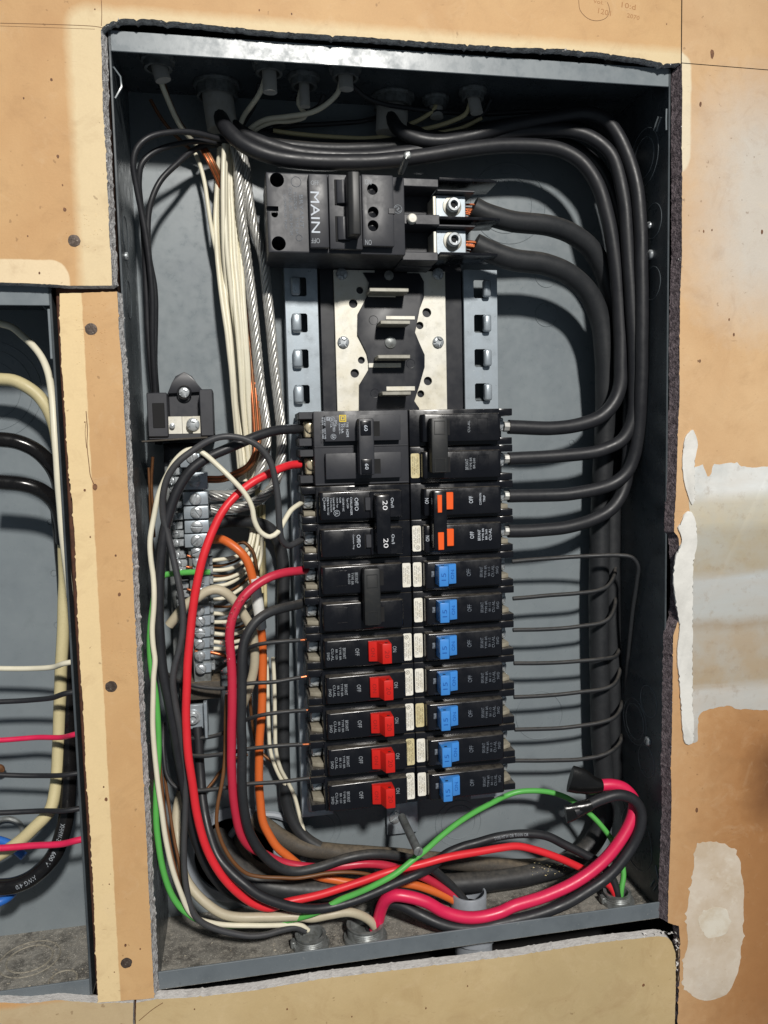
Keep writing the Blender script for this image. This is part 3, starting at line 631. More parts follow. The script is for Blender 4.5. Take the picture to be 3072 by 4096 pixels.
def R5(a, b, y): return at(553+a/3, 553+b/3, y)
for (a0, b0, a1, b1) in ((725, 232, 905, 266), (842, 388, 1030, 412), (730, 694, 940, 722), (845, 846, 1030, 872)):   # silver tongue lying in each slot
    p, q = R5(a0, b0, 58), R5(a1, b1, 58); MB().box(p.x, q.x, 57.9, 58.55, q.z, p.z, .15).build('bus_tongue', M['tin'], BUS, UL, 0)
for (a0, b0, a1) in ((735, 205, 990), (806, 416, 1000), (790, 640, 1000), (818, 878, 1005)):
    p, q = R5(a0, b0, 42), R5(a1, b0, 42); prof = [(p.x, p.z), (p.x+3, p.z+3.2), (q.x, p.z+3.2), (q.x-1, p.z+1)]
    MB().box(p.x, q.x, 42, 57.8, p.z-2.7, p.z, .4).build('bus_stab', M['tin_dull'], BUS, UL)
for a, b, rr in ((566, 558, 4.2), (1180, 558, 4.2), (555, 118, 4.2), (1178, 118, 4.2)):
    p = R5(a, b, 60); MB().screw((p.x, 60.3, p.z), rr, 8+a, 2.4, slot=False).build('bus_screw', M['screw'], BUS, UL)
p = R5(872, 560, 58); MB().lathe((p.x, 58.8, p.z), (0, -1, 0), [(4.4, 0), (4.2, 1.2), (2.5, 1.8), (0, 2)], 20).build('rivet', M['locknut'], BUS, UL)
p = R5(862, 125, 58); MB().lathe((p.x, 58.8, p.z), (0, -1, 0), [(3.6, 0), (3.4, 1.0), (0, 1.6)], 20).build('rivet', M['locknut'], BUS, UL)
for a, b in ((762, 415), (1003, 698), (772, 890)):
    p = R5(a, b, 58); MB().torus((p.x, 58.6, p.z), (0, 1, 0), 3.2, .18, 24, 5).build('mould_mark', M['ins'], BUS, UL)
def rail(label, x0, x1, xh0, xh1, side):
    root = thing('mounting_rail', label, 'steel rail', ((x0+x1)/2, 62, -226), 'steel rails that hook the breakers')
    L = ((x0+x1)/2, 62, -226); mb = MB()
    mb.box(x0, x1, 62, 63.3, -226, 181, .3)
    fx = x0 if side < 0 else x1
    face = mb.build('rail_face', M['steel'], root, L, 0)
    c = MB()
    for k in range(16):
        zt = 173.6 - 25.4*k; c.box(xh0-L[0], xh1-L[0], -5, 5, zt-13.4+226, zt+226, 1.0)
    cut(face, c)
    MB().box(x0, x0+1.3, 63.32, 80.4, -226, 181, .2).build('rail_flange', M['steel'], root, L, 0)
    MB().box(x1-1.3, x1, 63.32, 80.4, -226, 181, .2).build('rail_flange', M['steel'], root, L, 0)
    for k in range(16):
        zt = 173.6 - 25.4*k; hx0, hx1 = (xh0-.4, xh0+6.2) if side < 0 else (xh1-5.6, xh1+.2)
        MB().box(hx0, hx1, 56.2, 62.2, zt-13.2, zt-.6, 1.6, seg=2).build('hook', M['steel'], root, L, 60)
rail('galvanised steel rail with square hook slots left of the bus bars', -79.2, -55.6, -74.6, -63.6, -1)
rail('galvanised steel rail with square hook slots right of the bus bars', 53, 79.2, 60.8, 72.6, 1)

# ------------------------------------------------------------------ branch breakers
TOPZ = 76.7; PITCH = 25.4
def X(sx, a): return sx*a
def pole(mb, sx, z, inner=0.3, panel=True, py=12.2, pz=(-22.6, -3.4), px=(7.6, 64), short=False):
    """one pole of the moulded case, top edge at z"""
    bx = lambda a, b, c, d, e, f, bev=.6: mb.box(X(sx, a), X(sx, b), c, d, z+e, z+f, bev, 0, 2)
    bx(inner, 65.6, 20, 60, -25.3, -.1, .7)
    if panel: mb.xprism([(px[0], 20.6), (px[0], py+1.6), (px[0]+1.6, py), (px[1]-1.6, py), (px[1], py+1.6), (px[1], 20.6)], z+pz[0], z+pz[1], sx, 1.1)
    bx(64.8, 75.2, 20.8, 58, -5.1, -.15, .5); bx(64.8, 75.2, 21.6, 58, -25.25, -20.4, .5)
    bx(64.8, 73.6, 40, 58, -20.6, -4.9, .3)
def terminal(root, L, sx, z, m_screw, plate=True):
    MB().box(X(sx, 66.2), X(sx, 73.2), 33.5, 39.8, z-15.8, z-6.2, .8).build('terminal_lug', m_screw, root, L)
    MB().screw((X(sx, 69.4), 33.4, z-11), 3.6, 20+z*7, 1.9).build('terminal_screw', m_screw, root, L)
    if plate:
        mb = MB(); mb.xprism([(66, 24), (66, 39.8), (73.5, 39.8), (73.5, 27.5)], z-20.3, z-17.4, sx, .2); mb.build('terminal_shelf', M['beige'], root, L)
def lettering(root, L, items, name='lettering', m_=None, y=12.05):
    mb = MB()
    for (t, x, z, Lg, H, rot) in items:
        mb.text(t, x, z, Lg, H, y, rot)
    mb.build(name, m_ or M['ink'], root, L, 0, recalc=False)
def sticker(root, L, sx, z, rot, lines, m_='label', x0=.9, x1=7.0, h=17.2, mark=True, zoff=-13.2):
    xs = sorted((X(sx, x0), X(sx, x1))); r = 1.1; pts = []
    zc = z+zoff
    for cx, cz, a0 in ((xs[1]-r, zc+h/2-r, 0), (xs[0]+r, zc+h/2-r, 90), (xs[0]+r, zc-h/2+r, 180), (xs[1]-r, zc-h/2+r, 270)):
        for k in range(5): a = R(a0+k*22.5); pts.append((cx+r*math.cos(a), cz+r*math.sin(a)))
    lab = MB().prism(pts, 19.72, 19.98).build('label_sticker', M[m_], root, L, 0)
    mb = MB(); up = 1 if rot < 0 else -1            # direction of the text's top along x
    n = len(lines); cxm = (xs[0]+xs[1])/2; sp = (x1-x0-1.2)/n
    for i, t in enumerate(lines):
        xx = cxm + up*((n-1)/2-i)*sp; cut_ = mark and i > 0
        Lg = min(h-2.2, .62*len(t)); Lg = min(Lg, h-6.0) if cut_ else Lg
        zc2 = zc - (1.9 if rot < 0 and cut_ else 0) + (1.9 if rot > 0 and cut_ else 0)
        mb.text(t, xx, zc2, Lg, sp*.62, 19.66, rot)
    if mark:
        zz_ = zc+(h/2-2.6)*(1 if rot < 0 else -1); mb.torus((cxm-up*.6, 19.66, zz_), (0, 1, 0), 1.35, .13, 20, 4); mb.text('SA', cxm-up*.6, zz_, 1.5, 1.5, 19.65, rot)
    mb.build('label_print', M['ink_dark'], lab, L, 0, recalc=False)
    return lab
LAB1 = ['UND. LAB. INC. LISTED', 'CIR. BKR. 1 POLE UNIT', 'ISSUE NO. LA-848', '120/240 VAC  E7819']
LAB2 = ['UND. LAB. INC. LISTED', 'CIR. BKR. 2 POLE UNIT', 'ISSUE NO. LA-829', '120/240 VAC  E7819']
def handle_single(root, L, sx, z, key, emb, num):
    mb = MB()
    o = 0 if sx > 0 else 4.4
    mb.xprism([(14.8+o, 13), (14.8+o, .8), (21.2+o, .8), (23.6+o, 8.2), (29.3+o, 9.6), (29.3+o, 13)], z-19.2, z-5.4, sx, .45)
    h = mb.build('handle', M[key], root, L, 30)
    mb = MB(); mb.text(num, X(sx, 18+o), z-12.6, 5.2, 3.2, .7, 90 if sx > 0 else -90); mb.build('embossed_number', M[emb], h, L, 0, recalc=False)
    mb = MB(); V, F = glyphs('ON'); # lettering on the sloping foot of the handle
    rt = R(90 if sx > 0 else -90)
    vs = []
    for a, b in V:
        a, b = a*6.4, b*2.6; dx = math.cos(rt)*a-math.sin(rt)*b; dz = math.sin(rt)*a+math.cos(rt)*b
        xx = 26.4+o + sx*dx; yy = 8.9 + (xx-26.4-o)*.25 - .12
        vs.append(mb.bm.verts.new((X(sx, xx), yy, z-12.6+dz)))
    for f in F: mb.bm.faces.new([vs[i] for i in f])
    mb.build('embossed_word', M[emb], h, L, 0, recalc=False)
    MB().box(X(sx, 18+o)-1, X(sx, 18+o)+1, 3, 4.6, z-5.45, z-5.2, .1).build('handle_hole', M['hole'], h, L, 0)
def single(sx, z, label, group, key):
    L = (X(sx, 38), 60, z-12.7); root = thing('circuit_breaker', label, 'circuit breaker', L, group)
    mb = MB(); pole(mb, sx, z); mb.build('case', M['black'], root, L)
    terminal(root, L, sx, z, M['screw'])
    if key == 'red_h':
        handle_single(root, L, sx, z, key, 'ink_emb_r', '20'); r = -90
        lettering(root, L, [('ON', X(sx, 15.0), z-12.4, 4.2, 2.7, r), ('OFF', X(sx, 41.2), z-12.6, 5.2, 2.8, r)], 'switch_lettering', M['ink_grey'])
        lettering(root, L, [('BRYANT', X(sx, 50.2), z-12.9, 7.6, 2.1, r), ('TYPE BR', X(sx, 53), z-12.9, 9, 1.4, r), ('BR 120', X(sx, 55.5), z-13.2, 7, 1.4, r), ('CU-AL', X(sx, 58.3), z-13.2, 8.4, 1.8, r), ('SWD', X(sx, 61.2), z-14.2, 5.4, 1.9, r)], 'maker_lettering', M['ink_grey'])
        sticker(root, L, sx, z, -90, LAB1, h=19.4, zoff=-13.6, x0=1.2, x1=7.3)
    else:
        handle_single(root, L, sx, z, key, 'ink_emb_b', '15'); r = 90
        MB().box(12.2, 15.4, 12.05, 12.4, z-14.2, z-10.2, .1).build('indicator_mark', M['ink_dim'], root, L, 0)
        lettering(root, L, [('OFF', 39.0, z-12.4, 5.2, 3.0, r)], 'switch_lettering', M['ink_dim'])
        lettering(root, L, [('BRYANT', 48.2, z-12.4, 7.4, 2.2, r), ('TYPE BR', 51.2, z-12.4, 8.8, 1.6, r), ('BR 115', 53.8, z-12.4, 6.4, 1.5, r), ('CU-AL', 56.6, z-12.4, 8, 2.0, r), ('SWD', 59.8, z-11.6, 5.2, 1.9, r)], 'maker_lettering', M['ink_dim'])
        sticker(root, L, sx, z, 90, LAB1, mark=False)
    return root
def restick(root, key):
    for ch in root.children:
        if ch.name.startswith('label_sticker'):
            ch.data = ch.data.copy(); ch.data.materials[0] = M[key]
# left column: two-pole breakers on rows 0, 2, 4 and five singles below; right column: two-pole on rows 0 and 2, seven singles below
ords = ['topmost', 'second from the top', 'middle one', 'second from the bottom', 'lowest']
r0 = single(-1, TOPZ-6*PITCH, 'single breaker with red handle, topmost of the five red ones', 'red handled breakers in the left column', 'red_h')
for k in range(1, 5):
    c = copy_tree(r0); c.location += Vector((rnd.uniform(-.35, .35), rnd.uniform(-.3, .3), -PITCH*k))*S; c.rotation_euler = (R(rnd.uniform(-.5, .5)), R(rnd.uniform(-.25, .25)), R(rnd.uniform(-.4, .4)))
    c['label'] = 'single breaker with red handle, ' + ords[k] + ' of the five red ones'
    if k == 3: restick(c, 'label_old')
ords7 = ['topmost', 'second from the top', 'third from the top', 'middle one', 'third from the bottom', 'second from the bottom', 'lowest']
b0 = single(1, TOPZ-4*PITCH, 'single breaker with blue handle, topmost of the seven blue ones', 'blue handled breakers in the right column', 'blue_h')
for k in range(1, 7):
    c = copy_tree(b0); c.location += Vector((rnd.uniform(-.35, .35), rnd.uniform(-.3, .3), -PITCH*k))*S; c.rotation_euler = (R(rnd.uniform(-.5, .5)), R(rnd.uniform(-.25, .25)), R(rnd.uniform(-.4, .4)))
    c['label'] = 'single breaker with blue handle, ' + ords7[k] + ' of the seven blue ones'
    if k in (4,): restick(c, 'label_old')

def recess(root, L, x0, x1, z0, z1, y=12.2, name='handle_slot', m_='hole', pr=.06):
    MB().box(x0, x1, y-pr, y+.3, z0, z1).build(name, M[m_], root, L, 0)
def frame_rect(mb, x0, x1, z0, z1, y, t=.35, h=.25):
    mb.box(x0, x1, y-h, y+.2, z1-t, z1); mb.box(x0, x1, y-h, y+.2, z0, z0+t); mb.box(x0, x0+t, y-h, y+.2, z0+t, z1-t); mb.box(x1-t, x1, y-h, y+.2, z0+t, z1-t)
# 60 A breaker, left column, top
z = TOPZ; L = (-38, 60, z-25.4)
b = thing('circuit_breaker', 'charcoal two-pole breaker marked 60 with a yellow square emblem, top of the left column', 'circuit breaker', L)
mb = MB()
mb.box(-65.8, -.4, 20, 60, z-50.6, z-.1, .8, 0, 2)
for q in (0, 1):
    zq = z-25.4*q
    mb.xprism([(7, 20.6), (7, 14.4), (58.8, 14.4), (58.8, 20.6)], zq-20.6, zq-3.2, -1, .4)
    mb.box(-75.2, -65, 24, 58, zq-5.2, zq-.3, .4); mb.box(-75.2, -65, 28, 58, zq-23.4, zq-18, .4); mb.box(-73, -65, 42, 58, zq-20, zq-4, .3)
    mb.box(-65.6, -1, 19.5, 20.4, zq-24.6, zq-23.4, .2)
mb.build('case', M['black_matte'], b, L)
for q in (0, 1):
    zq = z-25.4*q
    MB().box(-71, -65.4, 31, 41, zq-17.6, zq-6.2, .8).build('terminal_lug', M['brass'], b, L)
    MB().screw((-66.6, 30.8, zq-10.4), 4.0, 65+50*q, 2.2).build('terminal_screw', M['brass'], b, L)
    recess(b, L, -27, -21.4, zq-17.6, zq-7.6, 14.4)
h = MB().box(-37.6, -27.2, 3.6, 13.9, z-43.4, z-5.8, 1.2, 0, 2).build('handle', M['black_matte'], b, L)
for q in (0, 1):
    zq = z-25.4*q; pd = MB().box(-36.4, -29.2, 2.9, 3.9, zq-17.2, zq-7.4, .5, 0, 2).build('rating_pad', M['black'], h, L)
    mb = MB(); mb.text('60', -32.8, zq-12.3, 3.9, 2.4, 2.8, -90); mb.build('rating_number', M['ink'], pd, L, 0, recalc=False)
r = -90
lettering(b, L, [('TYPE', -43.6, z-9.6, 3.4, 1.5, r), ('HOM', -43.6, z-15.2, 5, 1.9, r), ('TIPO', -45.4, z-9.6, 3, 1.1, r), ('10 kA', -46.9, z-12.2, 6, 1.7, r), ('120/240 V~', -48.8, z-12.2, 7.2, 1.1, r), ('Al/Cu', -51.0, z-8.4, 4, 1.3, r), ('LISTED', -52.6, z-11.2, 5.6, 1.5, r), ('C.B.', -54.4, z-10, 2.6, 1.2, r), ('UL', -53.6, z-6.1, 2, 1.8, r), ('SA', -53.1, z-17.4, 2, 1.8, r),
    ('63', -56.4, z-5.4, 1.6, 1.5, r), ('ISSUE NO.', -58.7, z-7.4, 5.8, 1.1, r), ('R-3374', -60.1, z-7, 4.8, 1.1, r), ('HACR TYPE', -58.7, z-15.4, 7, 1.1, r), ('TIPO CARR', -60.1, z-15.4, 6.6, 1.1, r)], y=14.3)
mb = MB(); mb.torus((-53.6, 14.3, z-6.1), (0, 1, 0), 1.8, .14, 24, 4); mb.torus((-53.1, 14.3, z-17.4), (0, 1, 0), 1.7, .14, 24, 4); frame_rect(mb, -57.4, -55.4, z-6.6, z-4.2, 14.3, .2, .05); mb.build('approval_marks', M['ink'], b, L)
mb = MB(); frame_rect(mb, -48.8, -44.2, z-7.6, z-3.6+.6, 14.3, .55, .06); frame_rect(mb, -47.7, -45.3, z-6.6, z-4.0, 14.3, .55, .06); mb.build('emblem', M['yellow'], b, L, 0)

# two-pole breaker with big black tie handle: right column top, and left column rows 4-5
def tie_breaker(sx, z, label, items1, items2, flip, m_='black', hx=(11.4, 23.0), hz=(-43.6, -6.4)):
    L = (X(sx, 38), 60, z-25.4); b = thing('circuit_breaker', label, 'circuit breaker', L)
    mb = MB(); pole(mb, sx, z); pole(mb, sx, z-PITCH); mb.build('case', M[m_], b, L)
    for q in (0, 1):
        terminal(b, L, sx, z-PITCH*q, M['screw'], sx < 0)
        recess(b, L, X(sx, hx[1]+.2 if sx > 0 else hx[0]-4), X(sx, hx[1]+4 if sx > 0 else hx[0]-.2), z-PITCH*q-18, z-PITCH*q-7.6)
        fr = MB(); xs = sorted((X(sx, 47), X(sx, 54.4))); frame_rect(fr, xs[0], xs[1], z-PITCH*q-17.2, z-PITCH*q-6.6, 12.1, .3, .12); fr.build('moulded_window', M[m_], b, L, 0)
    h = MB().box(X(sx, hx[0]), X(sx, hx[1]), 1.8, 11.6, z+hz[0], z+hz[1], 1.2, 0, 2).build('handle', M['black_tie'], b, L)
    for q in (0, 1):
        fr = MB(); xs = sorted((X(sx, hx[0]+2), X(sx, hx[1]-2))); frame_rect(fr, xs[0], xs[1], z-PITCH*q-17.4, z-PITCH*q-8.4, 1.75, .3, .3); fr.build('rating_frame', M['black_tie'], h, L, 0)
    if items1: lettering(b, L, items1, 'maker_lettering', M['ink_grey'])
    sticker(b, L, sx, items2, flip, LAB2, 'label_old' if sx > 0 else 'label', mark=False, h=17)
    return b
tie_breaker(1, TOPZ, 'matt black two-pole breaker with long black tie handle, top of the right column', [('CU-AL', 40.6, TOPZ-12.4, 8, 1.7, 90), ('BRYANT', 38.8, TOPZ-38.4, 7.4, 2.3, 90), ('TYPE BR', 41.6, TOPZ-38, 8.6, 1.5, 90), ('BR-260', 44, TOPZ-37.8, 7, 1.6, 90)], TOPZ-PITCH, 90)
zz4 = TOPZ-4*PITCH
tie_breaker(-1, zz4, 'black two-pole breaker with long black tie handle, just above the red-handled ones', [('BRYANT', -40.4, zz4-12, 7.4, 2.2, -90), ('TYPE BR', -43.2, zz4-12.4, 8.4, 1.5, -90), ('BR-250', -45.4, zz4-12.4, 7, 1.5, -90)], zz4, -90, hx=(25.6, 37.0), hz=(-43.2, -4.4))
# orange-handled two-pole breaker, right column rows 2-3
z = TOPZ-2*PITCH; L = (38, 60, z-25.4)
b = thing('circuit_breaker', 'glossy black two-pole breaker with orange handle inserts, second in the right column', 'circuit breaker', L)
mb = MB(); pole(mb, 1, z); pole(mb, 1, z-PITCH); mb.build('case', M['black'], b, L)
for q in (0, 1):
    terminal(b, L, 1, z-PITCH*q, M['screw'])
    MB().box(20.4, 28.2, 10.0, 12.6, z-PITCH*q-18.4, z-PITCH*q-6.4, .4).build('orange_toggle', M['orange_h'], b, L)
h = MB().box(11.9, 21.4, 1.4, 11.8, z-45, z-4.6, 1.2, 0, 2).build('handle', M['black'], b, L)
for q in (0, 1):
    MB().box(14.6, 17.7 + 1.0*q, .9, 1.6, z-PITCH*q-19.4, z-PITCH*q-7.4, .25).build('orange_insert', M['orange_h'], h, L)
lettering(b, L, [('ON', 9.9, z-12, 3.9, 2.6, 90), ('OFF', 41.4, z-12.2, 5, 2.9, 90), ('COMMON', 48.2, z-12, 8.2, 1.5, 90), ('TRIP', 51, z-11.8, 4.6, 1.5, 90),
    ('ON', 9.9, z-38, 3.9, 2.6, 90), ('OFF', 41.8, z-37, 5, 2.9, 90), ('BRYANT', 47, z-37.2, 7.6, 2.0, 90), ('TYPE BR', 49.8, z-36.8, 8.8, 1.4, 90), ('BR 260', 52.2, z-37, 7.2, 1.4, 90), ('CU-AL', 55, z-37, 8.4, 2.0, 90)])
sticker(b, L, 1, z-PITCH, 90, LAB2, 'label', h=18)
# 20 A breaker with white figures, left column rows 2-3
L = (-38, 60, z-25.4)
b = thing('circuit_breaker', 'glossy black two-pole breaker marked 20 in white figures, second in the left column', 'circuit breaker', L)
mb = MB()
for q in (0, 1):
    pole(mb, -1, z-PITCH*q); mb.box(-30, -7.8, 10.8, 12.4, z-PITCH*q-22, z-PITCH*q-4, .4)
mb.build('case', M['black'], b, L)
for q in (0, 1):
    terminal(b, L, -1, z-PITCH*q, M['screw']); recess(b, L, -34, -28.6, z-PITCH*q-17.4, z-PITCH*q-7.4, 12.2)
    MB().box(-33.4, -29.4, 10.6, 12, z-PITCH*q-17, z-PITCH*q-7.8, .5).build('toggle_slope', M['black_matte'], b, L)
h = MB().box(-27.6, -17.6, 1.2, 11.4, z-46, z-6, 1.4, 0, 2).build('handle', M['black'], b, L)
mb = MB(); mb.text('20', -21.4, z-13, 6.4, 3.3, 1.1, -90); mb.text('20', -21.4, z-38.4, 6.4, 3.3, 1.1, -90); mb.build('rating_number', mat('bright_print', srgb(235, 235, 238), .5), h, L, 0, recalc=False)
r = -90
lettering(b, L, [('Off/O', -39, z-12.4, 8.8, 2.6, r), ('CHALLENGER', -42.6, z-13.6, 12.2, 1.4, r), ('Type C220', -45.2, z-11.4, 7, 1.5, r), ('120/240 V AC', -48, z-12.4, 9, 1.2, r), ('Cu/Al', -50, z-9.2, 3.6, 1.1, r), ('HACR Type', -52.2, z-11, 6.6, 1.2, r), ('Listed Cir Bkr', -54.4, z-11.8, 8.6, 1.2, r), ('2 Pole LN J-55A', -56.4, z-12.4, 9.4, 1.2, r), ('E7819-S- 911121', -58.4, z-13, 11.6, 1.2, r), ('LR48907', -60.8, z-13, 6, 1.1, r), ('UL', -52.6, z-18, 2.2, 2, r),
    ('Off/O', -38.2, z-37.6, 8.8, 2.6, r), ('Common Trip', -41.8, z-38, 10, 1.3, r)])
for zq in (12, 37): lettering(b, L, [('On/I', -14.6, z-zq, 6.6, 2.0, r)], 'switch_lettering', None, 10.7)
mb = MB(); mb.torus((-52.6, 12.05, z-18), (0, 1, 0), 2, .14, 24, 4); mb.torus((-60.8, 12.05, z-8.4), (0, 1, 0), 1.1, .12, 20, 4); mb.build('approval_marks', M['ink'], b, L)
# ------------------------------------------------------------------ main breaker
L = (-30, 62, 204)
mbk = thing('main_breaker', 'large dark grey main breaker lettered MAIN above the bus bars', 'main breaker', L)
def Q(a, b, y=16): p = at(551+a*.3255, 351+b*.3255, y); return p.x, p.z
mb = MB()
mb.box(-92, -.6, 16, 62, 179.6, 230.4, .9, 0, 2)
base = mb.build('body', M['black_matte'], mbk, L)
c = MB()
for (a, b_, r) in ((145, 115, 4.6), (157, 537, 4.6)):
    x, zc = Q(a, b_); c.cyl((x-L[0], -60, zc-L[2]), (x-L[0], -14, zc-L[2]), r, 28)
x, zc = Q(130, 342); c.cyl((x-L[0], -60, zc-L[2]), (x-L[0], -24, zc-L[2]), 2.2, 20)
x2, z2 = Q(80, 305); x3, _ = Q(165, 300); c.box(x2-3-L[0], x3-L[0]-1, -60, -42, z2-1.6-L[2], z2+1.6-L[2]); cut(base, c)
for (a, b_) in ((145, 115), (157, 537)):
    x, zc = Q(a, b_); MB().lathe((x, 47.5, zc), (0, -1, 0), [(4, 0), (3.8, 1.5), (2, 2.4), (0, 2.6)], 20).build('mounting_screw', M['screw'], mbk, L)
MB().box(-65, -52.6, 10.5, 16.5, 182, 228.6, .8, 0, 2).build('name_panel', M['black_matte'], mbk, L)
MB().box(-52, -30.4, 11.5, 16.5, 181.6, 229, .6, 0, 2).build('switch_frame', M['black_matte'], mbk, L)
for z0, z1 in ((209.5, 225.6), (186.4, 202.4)):
    MB().box(-48.2, -39, 10.9, 11.6, z0, z1, .2).build('switch_well', M['hole'], mbk, L)
    MB().xprism([(-47.4, 11.8), (-46.8, 9.6), (-43, 8.2), (-39, 9.4), (-38.6, 11.8)], z0+.6, z1-.6, 1, .5).build('rocker', M['black_matte'], mbk, L)
MB().xprism([(-41.6, 11.5), (-41.2, -1.5), (-38.4, -3), (-34, -3), (-33.4, -1.6), (-33.4, 11.5)], 187.6, 226.6, 1, .7).build('handle', M['black_tie'], mbk, L)
sp = MB().box(-30.4, -9.4, 9.8, 16.5, 183.6, 229.2, .7, 0, 2).build('cover_panel', M['black_matte'], mbk, L)
c = MB()
for a, b_ in ((779, 178), (784, 330), (783, 420)):
    x, zc = Q(a, b_, 10); c.cyl((x-L[0], -70, zc-L[2]), (x-L[0], -47.5, zc-L[2]), 3.6, 28)
cut(sp, c)
for a, b_ in ((779, 178), (784, 330), (783, 420)):
    x, zc = Q(a, b_, 13); MB().lathe((x, 14.6, zc), (0, -1, 0), [(3.5, 0), (3.4, .2), (.9, .6), (0, .8)], 20).build('hole_plug', M['black'], mbk, L)
MB().box(-13.2, -8.6, 9.3, 12, 204.4, 208.2, .3).build('panel_tab', M['black_matte'], mbk, L)
def T(mb, t, a, b_, Lg, H, rot, y): x, zc = Q(a, b_, y); mb.text(t, x, zc, Lg, H, y, rot)
mb = MB(); T(mb, 'MAIN', 400, 330, 26, 5.6, -90, 10.4); mb.build('main_lettering', M['ink'], mbk, L, 0, recalc=False)
mb = MB(); T(mb, 'OFF', 396, 135, 5.2, 2.9, 0, 10.4); T(mb, 'OFF', 402, 519, 5.6, 3.2, 180, 10.4); T(mb, 'ON', 750, 130, 4.2, 3.4, 0, 9.7); T(mb, 'ON', 753, 530, 4.2, 3.4, 180, 9.7); mb.build('switch_lettering', M['ink_grey'], mbk, L, 0, recalc=False)
mb = MB(); T(mb, 'BRYANT', 308, 325, 21, 2.5, -90, 15.9); T(mb, 'B2200B', 268, 255, 11, 1.8, -90, 15.9); T(mb, 'TYPE B4', 278, 418, 10.4, 2.0, -90, 15.9); T(mb, 'CU AL #2-300 MCM', 236, 325, 30, 2.2, -90, 15.9); T(mb, 'COMMON TRIP', 200, 325, 22, 1.5, -90, 15.9)
x, zc = Q(272, 128, 15.9); mb.torus((x, 15.9, zc), (0, 1, 0), 3.2, .15, 28, 4); x, zc = Q(292, 500, 15.9); mb.torus((x, 15.9, zc), (0, 1, 0), 2.0, .15, 24, 4)
mb.build('maker_lettering', M['ink_dim'], mbk, L, 0, recalc=False)
x, zc = Q(948, 310, 15.9); mb = MB(); mb.torus((x, 15.85, zc), (0, 1, 0), 2.7, .2, 28, 5); mb.torus((x-.6, 15.85, zc+.5), (0, 1, 0), 1.1, .18, 20, 5, a0=20, a1=300); mb.torus((x+.7, 15.85, zc-.5), (0, 1, 0), 1.1, .18, 20, 5, a0=200, a1=480); mb.build('emblem', M['ink_grey'], mbk, L)
# line side: terminal wells, lugs and barriers
mb = MB(); mb.box(-.6, 25, 44, 62, 178, 232, .5); mb.box(-.6, 24.5, 22, 44, 226.5, 232, .5); mb.box(-.6, 24.5, 26, 44, 178.6, 184.4, .5); mb.box(-.6, 25, 22, 44, 201.6, 208.4, .5)
mb.build('terminal_base', M['black_matte'], mbk, L)
MB().lathe((5.2, 21.5, 204.6), (0, -1, 0), [(3.4, 0), (3.4, 2.2), (2.6, 3.4), (0, 3.8)], 20).build('terminal_post', M['label'], mbk, L)
for i, (zc, zt) in enumerate(((213.5, 222), (190.2, 198))):
    lug = MB(); lug.box(24.2, 46, 30, 47, zc-7, zc+10.6, .7); lug = lug.build('lug', M['steel'], mbk, L)
    MB().box(22, 24, 28, 46, zc-8.5, zc+9, .3).build('lug_strap', M['tin'], lug, L, 0)
    c_ = MB(); c_.lathe((36, 30.2, zc+3), (0, -1, 0), [(6.8, 0), (6.6, .8), (5.6, 1.0)], 28); c_.build('lug_washer', M['tin_dull'], lug, L)
    s_ = MB().lathe((36, 29, zc+3), (0, -1, 0), [(4.6, 0), (4.6, 4.6), (4.2, 5.2), (2.7, 5.2), (2.5, 2.2), (0, 2.0)], 28).build('lug_screw', M['screw'], lug, L)
    MB().lathe((36, 26.6, zc+3), (0, -1, 0), [(2.5, 0), (0, .02)], 6).build('hex_socket', M['hole'], s_, L, 0)
    MB().box(24, 51, 24, 47, zc+11.0, zc+12.6, .5).build('lug_cover', M['black_matte'], lug, L)
for zc, x1 in ((230.6, 66), (205.2, 68), (181.4, 66)):
    mb = MB(); mb.prism([(24.6, 0), (x1-6, 0), (x1, 2), (x1, 26), (24.6, 33)], zc, zc+1.8, bev=.2)
    for v in mb.bm.verts: v.co.y, v.co.z = 20+v.co.z, v.co.y
    mb.build('barrier', M['black'], mbk, L)
# long cover screw standing on the breaker
a, b_ = at(866, 372, 22), at(880, 336, -8)
t = (b_-a).normalized(); mb = MB(); mb.cyl(a, b_, 2.2, 14); mb.screw(tuple(b_), 2.5, 60, 1.4, axis=tuple(t)); tag(mb.build('cover_screw', M['locknut'], None, a), 'long slotted cover screw sticking up behind the main breaker', 'screw')
p = at(820, 376, 40)
MB().box(p.x-30, p.x+20, 40, 48, 231.5, 235, .4).build('mounting_strap', M['tin'], mbk, L)
a, b_ = at(868, 1765, 42), at(903, 1838, -6)
mb = MB(); mb.cyl(a, b_, 3.0, 16); mb.screw(tuple(b_), 3.3, 70, 1.6, axis=tuple((b_-a).normalized())); tag(mb.build('cover_screw', M['locknut'], None, a), 'grey slotted cover post poking out below the lowest breakers', 'screw')
p, q = at(836, 1740, 72), at(905, 1800, 72)
br = thing('foot_bracket', 'small steel foot bracket under the bottom of the breaker stack', 'bracket', ((p.x+q.x)/2, 78, q.z))
L2 = ((p.x+q.x)/2, 78, q.z); MB().box(p.x, q.x, 74, 76, q.z, p.z, 1.2, 0, 2).build('plate', M['steel'], br, L2); c_ = at(855, 1770, 70); MB().screw((c_.x, 74, c_.z), 4.8, 30, 2.4).build('bracket_screw', M['screw'], br, L2)

